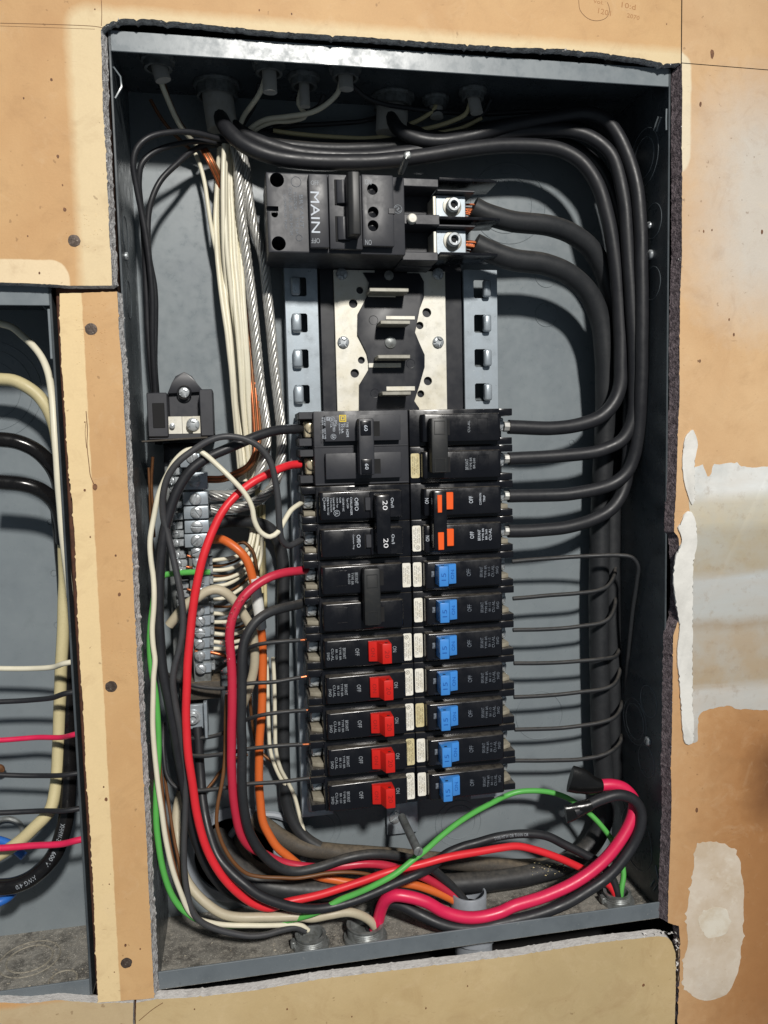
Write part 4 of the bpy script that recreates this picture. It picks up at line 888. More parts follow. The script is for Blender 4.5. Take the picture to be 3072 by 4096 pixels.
# ------------------------------------------------------------------ grounding block on the left
L = (-152, 78, 60)
gb = thing('terminal_block', 'black plastic terminal block with tinned strap at the left of the back plate', 'terminal block', L)
mb = MB()
mb.box(-176, -162.5, 46, 79, 62, 92, .6); mb.box(-141, -132, 46, 79, 62, 94, .6); mb.box(-162.6, -141, 62, 79, 62, 93, .5)
mb.box(-176, -132, 48, 79, 60.2, 64, .5)
pts = [(-163, 92), (-160, 99), (-157, 104), (-151, 107), (-146, 104), (-142, 98), (-138, 93)]
mb.prism(pts, 58, 79, bev=.5); mb.build('moulding', M['black_matte'], gb, L)
MB().box(-172.5, -164.5, 45.7, 47, 68, 85, .3).build('pocket', M['hole'], gb, L, 0)
p = at(398, 848, 58); MB().torus((p.x, 57.9, p.z), (0, 1, 0), 4.6, .5, 28, 6).build('screw_well', M['black'], gb, L); MB().screw((p.x, 58, p.z), 3.6, 20, 1.8, slot=False).build('fixing_screw', M['screw'], gb, L)
a, b_ = at(357, 900, 50), at(436, 943, 50)
mb = MB(); mb.box(a.x, a.x+11, 50, 51.4, b_.z, a.z, .2); mb.box(a.x+11, a.x+18, 52, 53.4, b_.z+2, a.z, .2); mb.box(a.x+18, b_.x, 49, 50.4, b_.z-1, a.z, .2); mb.build('strap', M['tin'], gb, L, 0)
p = at(372, 920, 49); MB().lathe((p.x, 50, p.z), (0, -1, 0), [(2, 0), (1.8, 2.4), (0, 3)], 14).build('rivet', M['screw'], gb, L)
p = at(417, 917, 48); MB().screw((p.x, 49, p.z), 4.5, 40, 2.2, slot=False).build('strap_screw', M['screw'], gb, L)
p, q = at(308, 955, 30), at(440, 944, 45)
mb = MB(); mb.box(p.x, q.x+3, 24, 76, (p.z+q.z)/2-.6, (p.z+q.z)/2+.4, .15, rot=Matrix.Rotation(R(-2.5), 3, 'Y')); tag(mb.build('fibre_sheet', M['w_dirt'], None, (p.x, 50, p.z)), 'thin brown fibre sheet under the black terminal block', 'sheet')

# ------------------------------------------------------------------ neutral bars
L = (-147, 60, -30)
nb = thing('neutral_bar', 'zinc neutral bar with five big lugs on top and small slotted screws below', 'terminal bar', L)
MB().box(-153, -141, 46, 62, -112, 30, .5).build('bar', M['locknut'], nb, L)
# big lugs, uv boxes
for (u0, v0, u1, v1, su, sv) in ((388, 980, 432, 1010, 415, 988), (392, 1021, 449, 1058, 420, 1040), (394, 1063, 450, 1091, 422, 1078), (396, 1094, 451, 1121, 424, 1107), (398, 1125, 452, 1151, 425, 1138), (398, 1154, 453, 1182, 425, 1168)):
    p, q = at(u0, v0, 40), at(u1, v1, 40)
    lg = MB().box(p.x, q.x, 40, 60, q.z+.4, p.z-.2, .6, 0, 2).build('lug', M['steel'], nb, L); c_ = at(su, sv, 39)
    MB().screw((c_.x, 40.1, c_.z), 4.1, 40+sv*1.7, 2.2).build('lug_screw', M['screw'], lg, L)
for i, (u, v) in enumerate(((427, 1193), (430, 1215), (431, 1234), (432, 1257), (434, 1278), (433, 1319), (434, 1342), (434, 1367), (433, 1391), (434, 1417), (436, 1445))):
    c_ = at(u, v, 42); lg = MB().box(c_.x-4.5, c_.x+6.5, 43, 58, c_.z-3.4, c_.z+3.4, .6).build('clamp', M['steel'], nb, L)
    MB().screw((c_.x-.6, 43, c_.z), 3.7, 25+i*47, 2.8).build('clamp_screw', M['screw'], lg, L)
    MB().box(c_.x+6.4, c_.x+9, 46, 56, c_.z-2.6, c_.z+2.6, .4).build('clamp_end', M['screw'], lg, L)
L = (-164, 60, -30)
gbar = thing('ground_bar', 'narrow zinc bar of small screws just left of the neutral bar', 'terminal bar', L)
MB().box(-167, -159, 54, 66, -112, 44, .5).build('bar', M['locknut'], gbar, L)
for i, (u, v) in enumerate(((376, 998), (373, 1018), (372, 1038), (377, 1060), (376, 1090), (378, 1115), (376, 1135), (381, 1153), (381, 1172), (383, 1198), (386, 1216), (389, 1232), (389, 1263), (391, 1282), (391, 1302), (387, 1320), (386, 1338))):
    c_ = at(u, v, 52); cl = MB().box(c_.x-3, c_.x+6, 50, 60, c_.z-2.6, c_.z+2.4, .5).build('clamp', M['screw'], gbar, L)
    MB().screw((c_.x, 50, c_.z), 2.9, i*53, 2.2, axis=(-.45, -.85, .1)).build('clamp_screw', M['screw'], cl, L)
p, q = at(352, 955, 50), at(430, 1000, 50)
tag(MB().box(p.x, q.x, 50, 74, q.z, p.z-1, .8, 0, 2).build('bar_insulator', M['black'], None, (p.x, 60, q.z)), 'black moulded insulator directly below the brown fibre sheet', 'insulator')
p, q = at(386, 1481, 40), at(477, 1512, 40)
tag(MB().box(p.x, q.x, 44, 74, q.z, p.z, .8, 0, 2).build('bar_support', M['w_dirt'], None, (p.x, 60, q.z)), 'dusty grey support block under the lowest neutral screw', 'support')
L = (at(420, 1570, 50).x, 60, at(420, 1590, 50).z)
gl = thing('ground_lug', 'small lug with socket screw below the dusty support block', 'lug', L)
c_ = at(417, 1551, 48); MB().box(c_.x-8, c_.x+9, 50, 62, c_.z-9, c_.z+9, .8).build('plate', M['steel'], gl, L)
MB().lathe((c_.x, 50, c_.z), (0, -1, 0), [(5.6, 0), (5.4, 1.2), (4, 1.4), (4, 4), (2.4, 4.4), (2.2, 2), (0, 1.8)], 24).build('socket_screw', M['screw'], gl, L)
p = at(440, 1520, 40); MB().box(p.x-.4, p.x+2, 42, 62, p.z-26, p.z, .5).build('blade', M['steel'], gl, L)

# ------------------------------------------------------------------ conduit fittings
def bushing(x, y, r, h, label, name='conduit_bushing', m_='locknut', lug=True):
    zf = -302; root = thing(name, label, 'conduit fitting', (x, y, zf)); L = (x, y, zf)
    mb = MB(); mb.lathe((x, y, zf), (0, 0, 1), [(r+3.4, .1), (r+3.6, 1.2), (r+3.2, 3.2), (r+1.2, 3.6)], 24 if not lug else 12); mb.build('locknut', M[m_], root, L, 25)
    mb = MB(); prof = [(r+.6, 3.2)]
    for k in range(int((h-4)/1.4)): prof += [(r+.9, 3.6+k*1.4), (r+.3, 4.3+k*1.4)]
    prof += [(r+1.1, h-1.2), (r+1.0, h), (r-1.2, h), (r-1.5, h-1), (r-1.5, -6), (0, -6)]
    mb.lathe((x, y, zf), (0, 0, 1), prof, 32); mb.build('throat', M[m_], root, L, 50)
    if lug: MB().box(x-r-4.4, x-r-.6, y-3, y+3, zf+1, zf+6, .6).build('set_screw_boss', M[m_], root, L)
    return root
bushing(-78.8, 22, 10, 9.5, 'zinc conduit bushing at the lower left taking the thin black and white wires')
bushing(-39.4, 21.5, 12.4, 12, 'zinc conduit bushing holding the big beige and pinkish red cables', lug=False)
bushing(157.6, 24, 9.5, 8.5, 'grey conduit bushing in the lower right corner with the green wire in it')
root = thing('conduit_end', 'smooth grey plastic conduit end with orange, crimson and black wires entering it', 'conduit fitting', (44.2, 42, -302))
MB().lathe((44.2, 42, -302), (0, 0, 1), [(13.6, 0), (13.6, 12.4), (13.2, 13), (12, 13), (11.7, 12.4), (11.7, -8), (0, -8)], 36).build('pipe', M['pvc'], root, (44.2, 42, -302), 50)
mb = MB(); mb.cyl((44, 30, -304.6), (44, 30, -340), 14, 28); mb.cyl((44, 30, -308), (44, 30, -318), 16, 28); tag(mb.build('conduit_pipe', M['pvc'], None, (44, 30, -340)), 'grey plastic conduit under the main panel seen through the gap', 'conduit')
def connector(x, y, label, r, sleeve=None, m_='locknut', h=7, srx=None, tilt=0):
    zt = 302; root = thing('cable_connector', label, 'cable connector', (x, y, zt), None); L = (x, y, zt)
    mb = MB(); mb.lathe((x, y, zt), (0, 0, -1), [(r+3, .1), (r+3.2, 1), (r+2.8, 2.6), (r+1, 2.8), (r+.9, h), (r-1, h), (r-1.2, 0)], 12); mb.build('locknut', M[m_], root, L, 25)
    if sleeve:
        a = Vector((x, y, zt-1)); P = [a, a+Vector((tilt*.3, -1, -sleeve*.4)), a+Vector((tilt, -3, -sleeve))]; P = spline(P, 3); rr = srx or r-2
        mb = MB(); mb.tube(P, [rr]*len(P), 14, flat=[.62]*len(P)); mb.build('cable_sheath', M['sheath'], root, L)
    return root
connector(-157, 28, 'cable connector at the left end of the box top with a white cable', 8, 14, srx=5, tilt=3)
connector(-121, 60, 'large connector in the box top with a wide grey cable sheath, left one', 13, 30, srx=10.5, h=9, tilt=3)
connector(-87, 25, 'connector with a square cut white sheath, second along the box top', 8, 19, srx=4.6)
connector(-37, 25, 'cable connector with a white cable, third along the front of the box top', 8, 14, srx=4.8)
connector(2.7, 64, 'large connector in the box top with a grey sheath above the main breaker', 13, 26, srx=11.5, h=8, tilt=-2)
connector(-63, 41, 'empty looking connector between two white cables in the box top', 8, 20, srx=3.5)
connector(34, 62, 'cable connector in the dark right part of the box top, left one', 7, 14, srx=5)
connector(57, 46, 'cable connector in the dark right part of the box top, right one', 7, 16, srx=4.6, tilt=2)

# ------------------------------------------------------------------ wires
def path(s):
    out = []
    for q in s.split(';'):
        a = q.split(); 
        if len(a) == 3: out.append(at(float(a[0]), float(a[1]), float(a[2])))
    return out
WIRES = {}
def wire(name, label, key, dia, s, group=None, tip=None, cat='wire', n=10, endtape=None, store=None):
    P0 = path(s); r = dia/2
    if group and group.startswith('thin wires running right'): P0 = [v for v in P0 if v.x < LXB-3.5-r]; P0.append(P0[-1]+Vector((LXB-1.6-P0[-1].x, 0, .8)))
    P = spline(P0, 2.2)
    wob = rnd.uniform(0, 99); P = [p+Vector((noise.noise(Vector((i*.11, wob, 0))), 0, noise.noise(Vector((i*.11, wob, 7)))))*min(.35, r*.12) for i, p in enumerate(P)]
    mb = MB(); mb.tube(P, r, n); o = mb.build(name, M[key], None, P[0], 60)
    tag(o, label, cat, group)
    if store: WIRES[store] = (P, r, o)
    if tip:                                       # bare end: (which end, length mm, material)
        end, ln, mk = tip; e, d = (P[0], (P[0]-P[2]).normalized()) if end == 0 else (P[-1], (P[-1]-P[-3]).normalized())
        t = MB().cyl(e-d*.5, e+d*ln, r*(.55 if mk == 'copper' else .72), 8).build('bare_end', M[mk], o, P[0])
    return o
def sleeve(name, label, par, key, s, rads, flats, n=12):
    P0 = path(s); P = spline(P0, 2.5); m_ = len(P)
    f = lambda arr, i: arr[min(int(i*(len(arr)-1)/(m_-1)), len(arr)-2)] + (arr[min(int(i*(len(arr)-1)/(m_-1)), len(arr)-2)+1]-arr[min(int(i*(len(arr)-1)/(m_-1)), len(arr)-2)])*((i*(len(arr)-1)/(m_-1))-min(int(i*(len(arr)-1)/(m_-1)), len(arr)-2))
    mb = MB(); mb.tube(P, [f(rads, i) for i in range(m_)], n, flat=[f(flats, i) for i in range(m_)])
    L = par.location/S if par else P[0]
    o = mb.build(name, M[key], par, L, 50)
    if label: o['label'] = label
    return o
def print_on(st, t0, txt, size, side=(0, -1, 0), m_='ink_dim'):
    """flat print wrapped on the insulation, running along the wire from point index fraction t0"""
    P, r, o = WIRES[st]; i0 = int(t0*(len(P)-1)); V, F = glyphs(txt); Lg = size*.62*len(txt); acc = [0]
    for a, b in zip(P[i0:-1], P[i0+1:]): acc.append(acc[-1]+(b-a).length)
    mb = MB(); vs = []
    for a, b in V:
        d = (a+.5)*Lg; k = 0
        while k < len(acc)-2 and acc[k+1] < d: k += 1
        f = (d-acc[k])/max(1e-6, acc[k+1]-acc[k]); p = P[i0+k].lerp(P[i0+k+1], f); t = (P[i0+k+1]-P[i0+k]).normalized()
        nrm = Vector(side); nrm = (nrm-t*nrm.dot(t)).normalized(); u = t.cross(nrm)*-1; u = u if u.z > 0 or abs(u.z) < .2 else u
        ang = b*size/r; vs.append(mb.bm.verts.new(p+(nrm*math.cos(ang)+u*math.sin(ang))*(r+.06)))
    for f in F:
        try: mb.bm.faces.new([vs[i] for i in f])
        except ValueError: pass
    mb.build('wire_print', M[m_], o, o.location/S, 0, recalc=False)
# --- big colourful conductors
wire('red_wire', 'bright red wire from the 60 breaker curving down and across the floor', 'w_red', 5.6,
 '648 1003 34; 628 1005 30; 600 1015 22; 548 1040 15; 510 1070 12; 480 1105 9; 460 1145 7; 440 1200 5; 425 1260 5; 415 1330 5; 408 1400 5; 403 1480 5; 402 1560 5; 408 1640 5; 418 1710 6; 430 1780 7; 452 1846 9; 479 1892 11; 513 1928 13; 552 1953 15; 585 1961 17; 620 1949 18; 702 1930 18; 778 1905 18; 846 1882 18; 898 1870 19; 960 1853 20; 1026 1841 22; 1080 1832 24; 1117 1828 26; 1156 1836 27; 1208 1854 28; 1260 1878 29; 1290 1893 28; 1318 1915 27; 1330 1936 25; 1333 1952 24')
wire('crimson_wire', 'crimson wire with scuffed insulation from the two-pole breaker above the red handles', 'w_crim', 6.2,
 '660 1231 34; 652 1232 30; 616 1237 22; 582 1248 17; 548 1268 14; 525 1291 12; 509 1318 11; 500 1343 10; 496 1377 10; 498 1411 10; 501 1461 10; 501 1518 10; 500 1580 11; 500 1649 12; 503 1706 14; 511 1763 17; 521 1801 20; 540 1828 25; 575 1847 30; 597 1858 32; 632 1868 33; 680 1874 33; 739 1870 33; 778 1866 33; 817 1867 34; 856 1875 36; 908 1892 40; 934 1905 42; 960 1921 42; 985 1940 42; 1004 1962 42', tip=(0, 5, 'copper'))
wire('black_cable', 'thick black wire running down beside the crimson wire from the same two-pole breaker', 'w_dusty', 6.8,
 '660 1300 36; 648 1305 32; 616 1312 24; 582 1322 18; 554 1341 14; 536 1366 12; 526 1393 11; 523 1427 10; 523 1484 10; 521 1566 10; 523 1603 11; 523 1694 12; 527 1745 14; 536 1789 17; 552 1823 20; 575 1853 23; 609 1876 26; 643 1883 28; 690 1873 29; 752 1853 29; 804 1845 30; 856 1848 33; 895 1858 37; 934 1878 41; 960 1900 43; 986 1926 43; 1004 1947 42; 1012 1966 42')
wire('orange_wire', 'orange wire from the lowest big neutral lug down into the conduit', 'w_orange', 6.2,
 '446 1163 47; 459 1165 44; 482 1166 38; 514 1188 34; 534 1214 34; 546 1250 35; 556 1300 37; 564 1361 40; 567 1393 41; 567 1461 42; 566 1530 42; 561 1592 42; 559 1660 42; 561 1717 42; 568 1774 42; 580 1801 42; 598 1829 42; 620 1848 43; 650 1872 44; 687 1893 44; 726 1901 43; 765 1908 42; 820 1906 41; 869 1908 41; 908 1915 41; 947 1929 41; 986 1949 41; 1003 1964 41', store='or')
tap = sleeve('tape_wrap', 'white tape wrapped around the orange wire', bpy.data.objects['orange_wire'], 'wtape', '549 1248 35; 555 1290 37; 560 1325 38; 565 1357 40', [3.7, 3.9, 4.1, 3.9, 3.6], [1]*5)
wire('black_cable', 'thick black wire from the upper pole of the 60 breaker looping left and down', 'w_black', 6.6,
 '648 926 34; 641 927 31; 596 930 24; 563 939 19; 531 952 15; 482 973 12; 443 992 11; 410 1018 10; 388 1051 10; 371 1090 10; 358 1135 10; 350 1184 10; 345 1242 10; 343 1325 10; 346 1393 10; 350 1439 10; 358 1484 10; 370 1540 11; 386 1637 13; 396 1690 15; 405 1740 18; 416 1790 22; 432 1840 26; 455 1885 30; 490 1925 34; 540 1948 36', store='b5')
wire('charcoal_wire', 'charcoal wire looping up from the 20 breaker and down to the floor', 'w_char', 4.3,
 '652 1164 34; 640 1172 26; 622 1179 20; 609 1166 16; 604 1135 12; 601 1087 9; 594 1038 7; 583 996 5; 557 963 3; 524 947 2; 482 943 2; 449 953 2; 417 973 2; 384 999 2; 362 1031 3; 352 1070 5; 353 1113 8; 362 1152 9; 371 1190 9; 381 1234 8; 390 1279 7; 395 1325 7; 394 1370 7; 386 1407 7; 377 1439 7; 373 1473 7; 377 1507 8; 386 1558 9; 393 1603 11; 398 1650 13; 401 1712 14; 400 1755 14; 397 1823 13; 399 1892 11; 404 1926 10; 415 1967 9; 433 1990 9; 465 2006 10; 506 2017 11; 541 2022 12; 575 2019 14; 607 2010 17; 640 2004 20; 660 2012 21')
wire('white_wire', 'white wire from the 20 breaker looping and running down the left side', 'w_white', 3.5,
 '652 1086 34; 645 1090 28; 628 1103 22; 612 1129 16; 600 1150 12; 583 1160 10; 563 1150 9; 550 1126 7; 544 1096 6; 527 1064 5; 501 1035 5; 469 1005 6; 443 982 6; 423 971 7; 404 973 7; 381 992 8; 360 1028 9; 342 1070 9; 332 1116 9; 324 1168 8; 326 1210 8; 331 1245 8; 333 1280 7; 332 1313 7; 329 1359 7; 331 1393 7; 335 1427 7; 332 1461 7; 331 1507 7; 330 1566 7; 331 1590 7; 335 1637 7; 341 1694 7; 349 1751 7; 358 1812 7; 374 1883 7; 392 1933 8; 408 1967 9; 427 1984 11; 452 1992 13; 488 1998 15; 552 1999 17; 620 1998 20; 650 1999 21; 666 2010 22')
wire('green_wire', 'green wire down the left side of the main box behind the white wire', 'w_green', 4.2,
 '452 1236 44; 420 1236 40; 385 1238 34; 350 1246 24; 336 1275 16; 329 1320 13; 325 1360 13; 324 1404 13; 328 1450 13; 336 1500 13; 340 1545 13; 342 1590 13; 342 1640 13; 338 1706 12; 337 1763 11; 341 1812 10; 349 1864 10; 363 1915 11; 379 1946 12; 397 1967 13; 425 1985 14; 470 1998 17; 540 1998 22; 610 1990 22; 650 1982 16; 690 1968 10; 734 1944 9; 765 1932 7; 804 1915 4; 851 1889 3; 898 1853 6; 916 1840 9; 947 1811 16; 986 1780 24; 1026 1754 32; 1065 1733 40; 1092 1720 46; 1117 1711 46; 1156 1708 46; 1195 1713 46; 1234 1728 44; 1276 1760 40; 1302 1788 36; 1325 1820 33; 1342 1860 30; 1347 1890 27; 1342 1924 24; 1340 1950 24')
wire('pink_cable', 'thick pinkish red cable looping along the floor front to a taped end', 'w_pink', 8.8,
 '810 2010 22; 818 1985 21; 824 1962 19; 833 1944 16; 850 1934 13; 882 1937 11; 921 1949 9; 960 1970 8; 1000 1981 7; 1039 1981 7; 1080 1970 7; 1104 1959 7; 1182 1934 8; 1247 1903 9; 1299 1864 10; 1333 1825 11; 1357 1786 13; 1368 1754 15; 1369 1728 17; 1350 1703 18; 1320 1695 19; 1290 1697 20; 1262 1694 21')
wire('black_cable', 'thick black cable beside the pinkish red one looping to its own taped end', 'w_black', 8.2,
 '800 2010 26; 808 1985 27; 822 1955 26; 845 1951 22; 869 1957 18; 908 1976 12; 947 1994 8; 986 2004 6; 1039 2004 5; 1078 1995 5; 1143 1980 5; 1208 1958 5; 1260 1930 5; 1312 1894 6; 1344 1859 7; 1370 1820 8; 1383 1786 8; 1384 1754 9; 1370 1728 9; 1338 1717 9; 1299 1726 9; 1262 1743 9; 1240 1752 9')
bc = [o for o in bpy.data.objects if o.get('label', '').startswith('thick black cable beside the pinkish')][0]
sleeve('tape_end', 'black tape folded over the cable end', bc, 'tape', '1275 1738 9; 1250 1748 9; 1232 1757 9; 1222 1760 9', [4.5, 5.4, 6.4, 6.9], [1.0, .8, .42, .3], 14)
sleeve('tape_end', 'wide black tape flag on the cable end', bpy.data.objects['pink_cable'], 'tape', '1298 1697 20; 1278 1696 20; 1255 1688 20; 1232 1682 21', [5.0, 7.4, 9.8, 10.2], [1.0, .65, .4, .34], 14)
wire('black_cable', 'black cable crossing the floor over the bright red wire, printed at its right end', 'w_black', 6.6,
 '426 1570 48; 428 1600 46; 432 1660 42; 436 1717 36; 443 1763 30; 452 1801 24; 470 1851 17; 497 1883 12; 529 1910 8; 563 1935 6; 609 1953 6; 654 1962 7; 700 1961 9; 752 1949 10; 804 1931 11; 856 1908 13; 908 1886 16; 934 1872 24; 963 1845 32; 1000 1829 34; 1026 1822 34; 1078 1807 35; 1130 1801 35; 1182 1807 35; 1221 1825 34; 1260 1844 32; 1292 1862 30; 1318 1890 28; 1332 1925 25; 1335 1950 24', store='thhn')
print_on('thhn', .715, 'TYPE MTW OR THHN OR', 2.3, (0, -1, .25), 'ink_grey')
wire('beige_cable', 'thick beige cable arching over the neutral bar and down behind the black wire', 'w_beige', 6.6,
 '366 1350 30; 388 1322 28; 406 1303 26; 427 1291 26; 443 1279 26; 466 1273 26; 488 1281 27; 509 1302 29; 527 1329 31; 543 1359 33; 550 1404 36; 548 1445 39; 539 1484 42; 528 1515 48; 515 1550 54; 500 1600 58')
wire('beige_cable', 'dirty beige cable along the floor from the lower left to the bushing', 'w_beige', 6.4,
 '398 1690 52; 386 1730 50; 381 1765 47; 383 1800 43; 388 1840 36; 399 1892 27; 422 1928 22; 452 1956 19; 484 1975 18; 518 1981 18; 575 1981 18; 643 1980 18; 674 1983 17; 713 1976 16; 752 1970 16; 778 1976 17; 799 1989 19; 812 2006 21')
wire('brown_wire', 'thin brown copper wire hanging between the red and crimson wires', 'w_brown', 2.6,
 '490 1500 30; 488 1540 28; 487 1603 26; 485 1649 24; 479 1694 22; 470 1740 20; 468 1781 20; 475 1808 20; 484 1830 20; 506 1864 20; 534 1887 21; 563 1894 22; 609 1896 23; 643 1897 24; 677 1892 25; 702 1887 26; 752 1884 27; 791 1888 28; 812 1894 30')
# --- service cables lying at the bottom and rising on the right
wire('service_cable', 'very dusty thick cable lying across the back of the floor', 'w_dirt', 12.5,
 '545 1765 72; 575 1785 68; 620 1817 64; 660 1832 62; 702 1838 62; 790 1845 61; 880 1852 60; 960 1860 60; 1050 1869 60; 1120 1873 60; 1190 1868 62; 1250 1850 66', cat='cable', n=14)
wire('service_cable', 'thick black service cable across the floor and up the right side', 'w_dusty', 15.5,
 '470 1800 84; 490 1838 70; 520 1878 58; 570 1910 50; 640 1922 48; 750 1920 48; 850 1915 49; 960 1910 50; 1060 1903 51; 1150 1888 53; 1230 1862 56; 1280 1820 60; 1304 1770 62; 1306 1700 62; 1298 1600 62; 1296 1500 62; 1294 1400 62; 1293 1300 62; 1295 1200 62; 1297 1120 62; 1302 1020 60; 1306 930 58; 1308 850 55; 1306 770 52; 1298 700 50; 1276 640 47; 1236 598 43; 1180 572 39; 1106 561 36; 1050 540 35; 1025 528 35', cat='cable', n=16)
wire('service_cable', 'thick black service cable from the upper main lug bending down', 'w_dusty', 14.6,
 '1022 448 35; 1050 462 35; 1106 478 36; 1190 488 40; 1240 508 44; 1283 546 49; 1312 612 54; 1324 700 60; 1326 820 66; 1322 1000 69; 1320 1200 70; 1322 1400 70; 1326 1600 70; 1330 1690 70', cat='cable', n=16)
wire('service_cable', 'dark cable stub coming out of the bottom knockout hole below the brown wire', 'w_dirt', 13,
 '530 1790 84; 520 1830 72; 535 1868 62; 575 1886 58; 640 1893 56; 720 1895 56', cat='cable', n=14)
mb = MB()
for i in range(26):       # copper strands of the two main lugs
    zc = 216.5 if i % 2 else 192.8; a_ = rnd.uniform(0, 6.28); rr = rnd.uniform(0, 4.6); x0, x1 = 45, 60
    q = Vector((0, math.cos(a_)*rr, math.sin(a_)*rr)); mb.tube([Vector((x0, 38, zc))+q*.9, Vector(((x0+x1)/2, 37, zc-1))+q*1.1, Vector((x1, 36.5, zc-2))+q], .75, 5)
tag(mb.build('copper_strands', M['copper'], mbk, (-30, 62, 204)), kind='stuff')
# --- four feeders to the right two-pole breakers
F = 'black feeder cables from the box top to the right-hand two-pole breakers'
wire('black_cable', 'black feeder cable to the topmost breaker pole of the right column', 'w_black', 10.6,
 '470 240 62; 478 256 54; 492 282 44; 530 315 38; 590 338 36; 660 348 36; 760 351 37; 850 346 38; 930 336 39; 1000 324 40; 1080 316 42; 1160 316 43; 1215 326 42; 1256 350 40; 1290 398 38; 1312 470 37; 1328 560 37; 1338 680 38; 1341 780 38; 1338 836 38; 1324 872 38; 1297 900 38; 1256 916 38; 1189 925 38; 1120 923 38; 1098 922 38', F, (1, 4, 'alu'), 'cable', 12)
wire('black_cable', 'black feeder cable to the second breaker pole of the right column', 'w_black', 9.8,
 '482 240 66; 500 270 58; 553 303 52; 653 332 50; 786 338 50; 886 328 50; 986 309 50; 1086 293 48; 1170 282 44; 1239 285 40; 1283 300 36; 1319 333 33; 1338 383 31; 1350 450 30; 1357 553 30; 1364 653 30; 1370 753 31; 1370 853 33; 1364 913 34; 1344 950 35; 1306 970 36; 1256 981 37; 1173 987 38; 1120 990 38; 1098 991 38', F, (1, 5, 'alu'), 'cable', 12)
wire('black_cable', 'black feeder cable nearest the right wall, to the upper orange pole', 'w_black', 9.8,
 '838 236 66; 846 258 58; 864 282 50; 903 300 46; 953 306 45; 1020 294 45; 1100 273 44; 1200 254 42; 1265 246 38; 1303 256 34; 1335 293 30; 1358 343 27; 1374 400 25; 1382 467 24; 1385 560 24; 1386 700 25; 1384 850 28; 1377 945 32; 1368 990 34; 1352 1023 35; 1322 1046 36; 1239 1066 37; 1173 1070 38; 1106 1071 38; 1098 1071 38', F, (1, 4, 'alu'), 'cable', 12)
wire('black_cable', 'black feeder cable deepest in the bundle, to the lower orange pole', 'w_black', 9.8,
 '850 240 70; 870 275 64; 940 298 62; 1040 300 62; 1140 300 60; 1220 312 56; 1285 352 52; 1326 430 48; 1346 560 46; 1356 760 44; 1358 950 42; 1349 1050 41; 1322 1098 40; 1279 1123 39; 1239 1136 38; 1173 1145 38; 1120 1147 38; 1098 1147 38', F, (1, 4, 'alu'), 'cable', 12)
# --- thin branch wires
G = 'thin black branch wires to the blue-handled breakers'
rw = ['1106 1213 44; 1189 1206 42; 1273 1201 38; 1340 1200 32; 1366 1205 30; 1378 1222 30; 1375 1256 33; 1366 1320 40; 1356 1420 52; 1350 1500 62',
 '1108 1293 44; 1189 1286 43; 1255 1281 42; 1290 1276 42; 1312 1267 44; 1326 1246 52; 1330 1225 66', '1108 1361 44; 1206 1358 43; 1260 1352 42; 1297 1346 42; 1317 1335 44; 1327 1313 52; 1330 1290 66',
 '1110 1433 44; 1189 1432 43; 1255 1428 42; 1300 1424 42; 1325 1420 46; 1334 1412 56; 1338 1400 66', '1110 1506 44; 1189 1502 43; 1255 1495 42; 1300 1489 42; 1324 1480 44; 1336 1462 54; 1340 1440 66',
 '1112 1576 44; 1206 1573 43; 1260 1567 42; 1300 1560 42; 1326 1551 44; 1340 1532 54; 1344 1512 66', '1112 1643 44; 1189 1643 43; 1256 1640 42; 1300 1632 42; 1322 1622 44; 1339 1604 54; 1343 1585 66']
for i, s in enumerate(rw):
    wire('black_wire', ('thin black wire bending at the far right wall, ' if i == 0 else 'thin black wire to a blue breaker, ') + ords7[i] + ' of the seven', 'w_dusty', 3.2, s, G)
G = 'thin black branch wires to the red-handled breakers'
lw = ['648 1383 26; 605 1386 24; 570 1390 24; 548 1395 26; 530 1406 32; 505 1425 42; 480 1440 54; 465 1450 62', '650 1463 26; 593 1473 24; 534 1477 24; 488 1487 28; 450 1486 30; 415 1480 32; 384 1471 40; 360 1455 60',
 '661 1534 26; 605 1539 24; 559 1546 25; 530 1556 30; 500 1575 40; 466 1589 44; 418 1596 46; 380 1590 56', '653 1608 26; 593 1612 24; 536 1618 25; 479 1629 28; 422 1633 32; 390 1622 40; 372 1590 52; 366 1560 60', '668 1681 26; 605 1689 24; 536 1694 25; 486 1702 27; 425 1708 29; 393 1706 30; 372 1694 31; 359 1671 33; 354 1637 36; 352 1603 40; 353 1560 48']
for i, s in enumerate(lw):
    wire('black_wire', 'thin black wire with copper tip at the ' + ['first', 'second', 'third', 'fourth', 'fifth'][i] + ' red breaker from the top', 'w_dusty', 2.9, s, G, (0, 5, 'copper'))
G = 'thin black wires bent down along the left wall'
wire('black_wire', 'black wire bending off the top and down the left wall, outermost of three', 'w_black', 3.9, '500 305 56; 473 300 50; 417 287 40; 367 286 32; 320 298 27; 296 320 26; 288 352 27; 294 400 30; 304 450 33; 313 493 35; 322 560 38; 329 640 42; 330 740 48; 334 820 54; 340 900 62; 345 960 66', G)
wire('black_wire', 'black wire bending down the left wall, middle one of three', 'w_black', 3.9, '480 310 60; 433 305 52; 383 311 44; 333 329 38; 306 355 36; 300 392 38; 304 440 42; 310 500 46; 315 600 50; 320 720 54; 329 820 58; 337 900 64; 340 960 66', G)
wire('black_wire', 'black wire slanting down to the left wall, innermost of three', 'w_black', 3.9, '470 312 60; 430 318 56; 383 353 48; 347 390 44; 328 430 43; 320 470 44; 322 553 46; 334 620 48; 336 700 52; 334 786 56; 339 853 62; 343 930 68', G)
wire('copper_wire', 'bare copper wire upright below the fibre sheet by the left wall', 'copper_old', 2.1, '330 987 40; 327 1040 42; 330 1100 44; 333 1160 50')
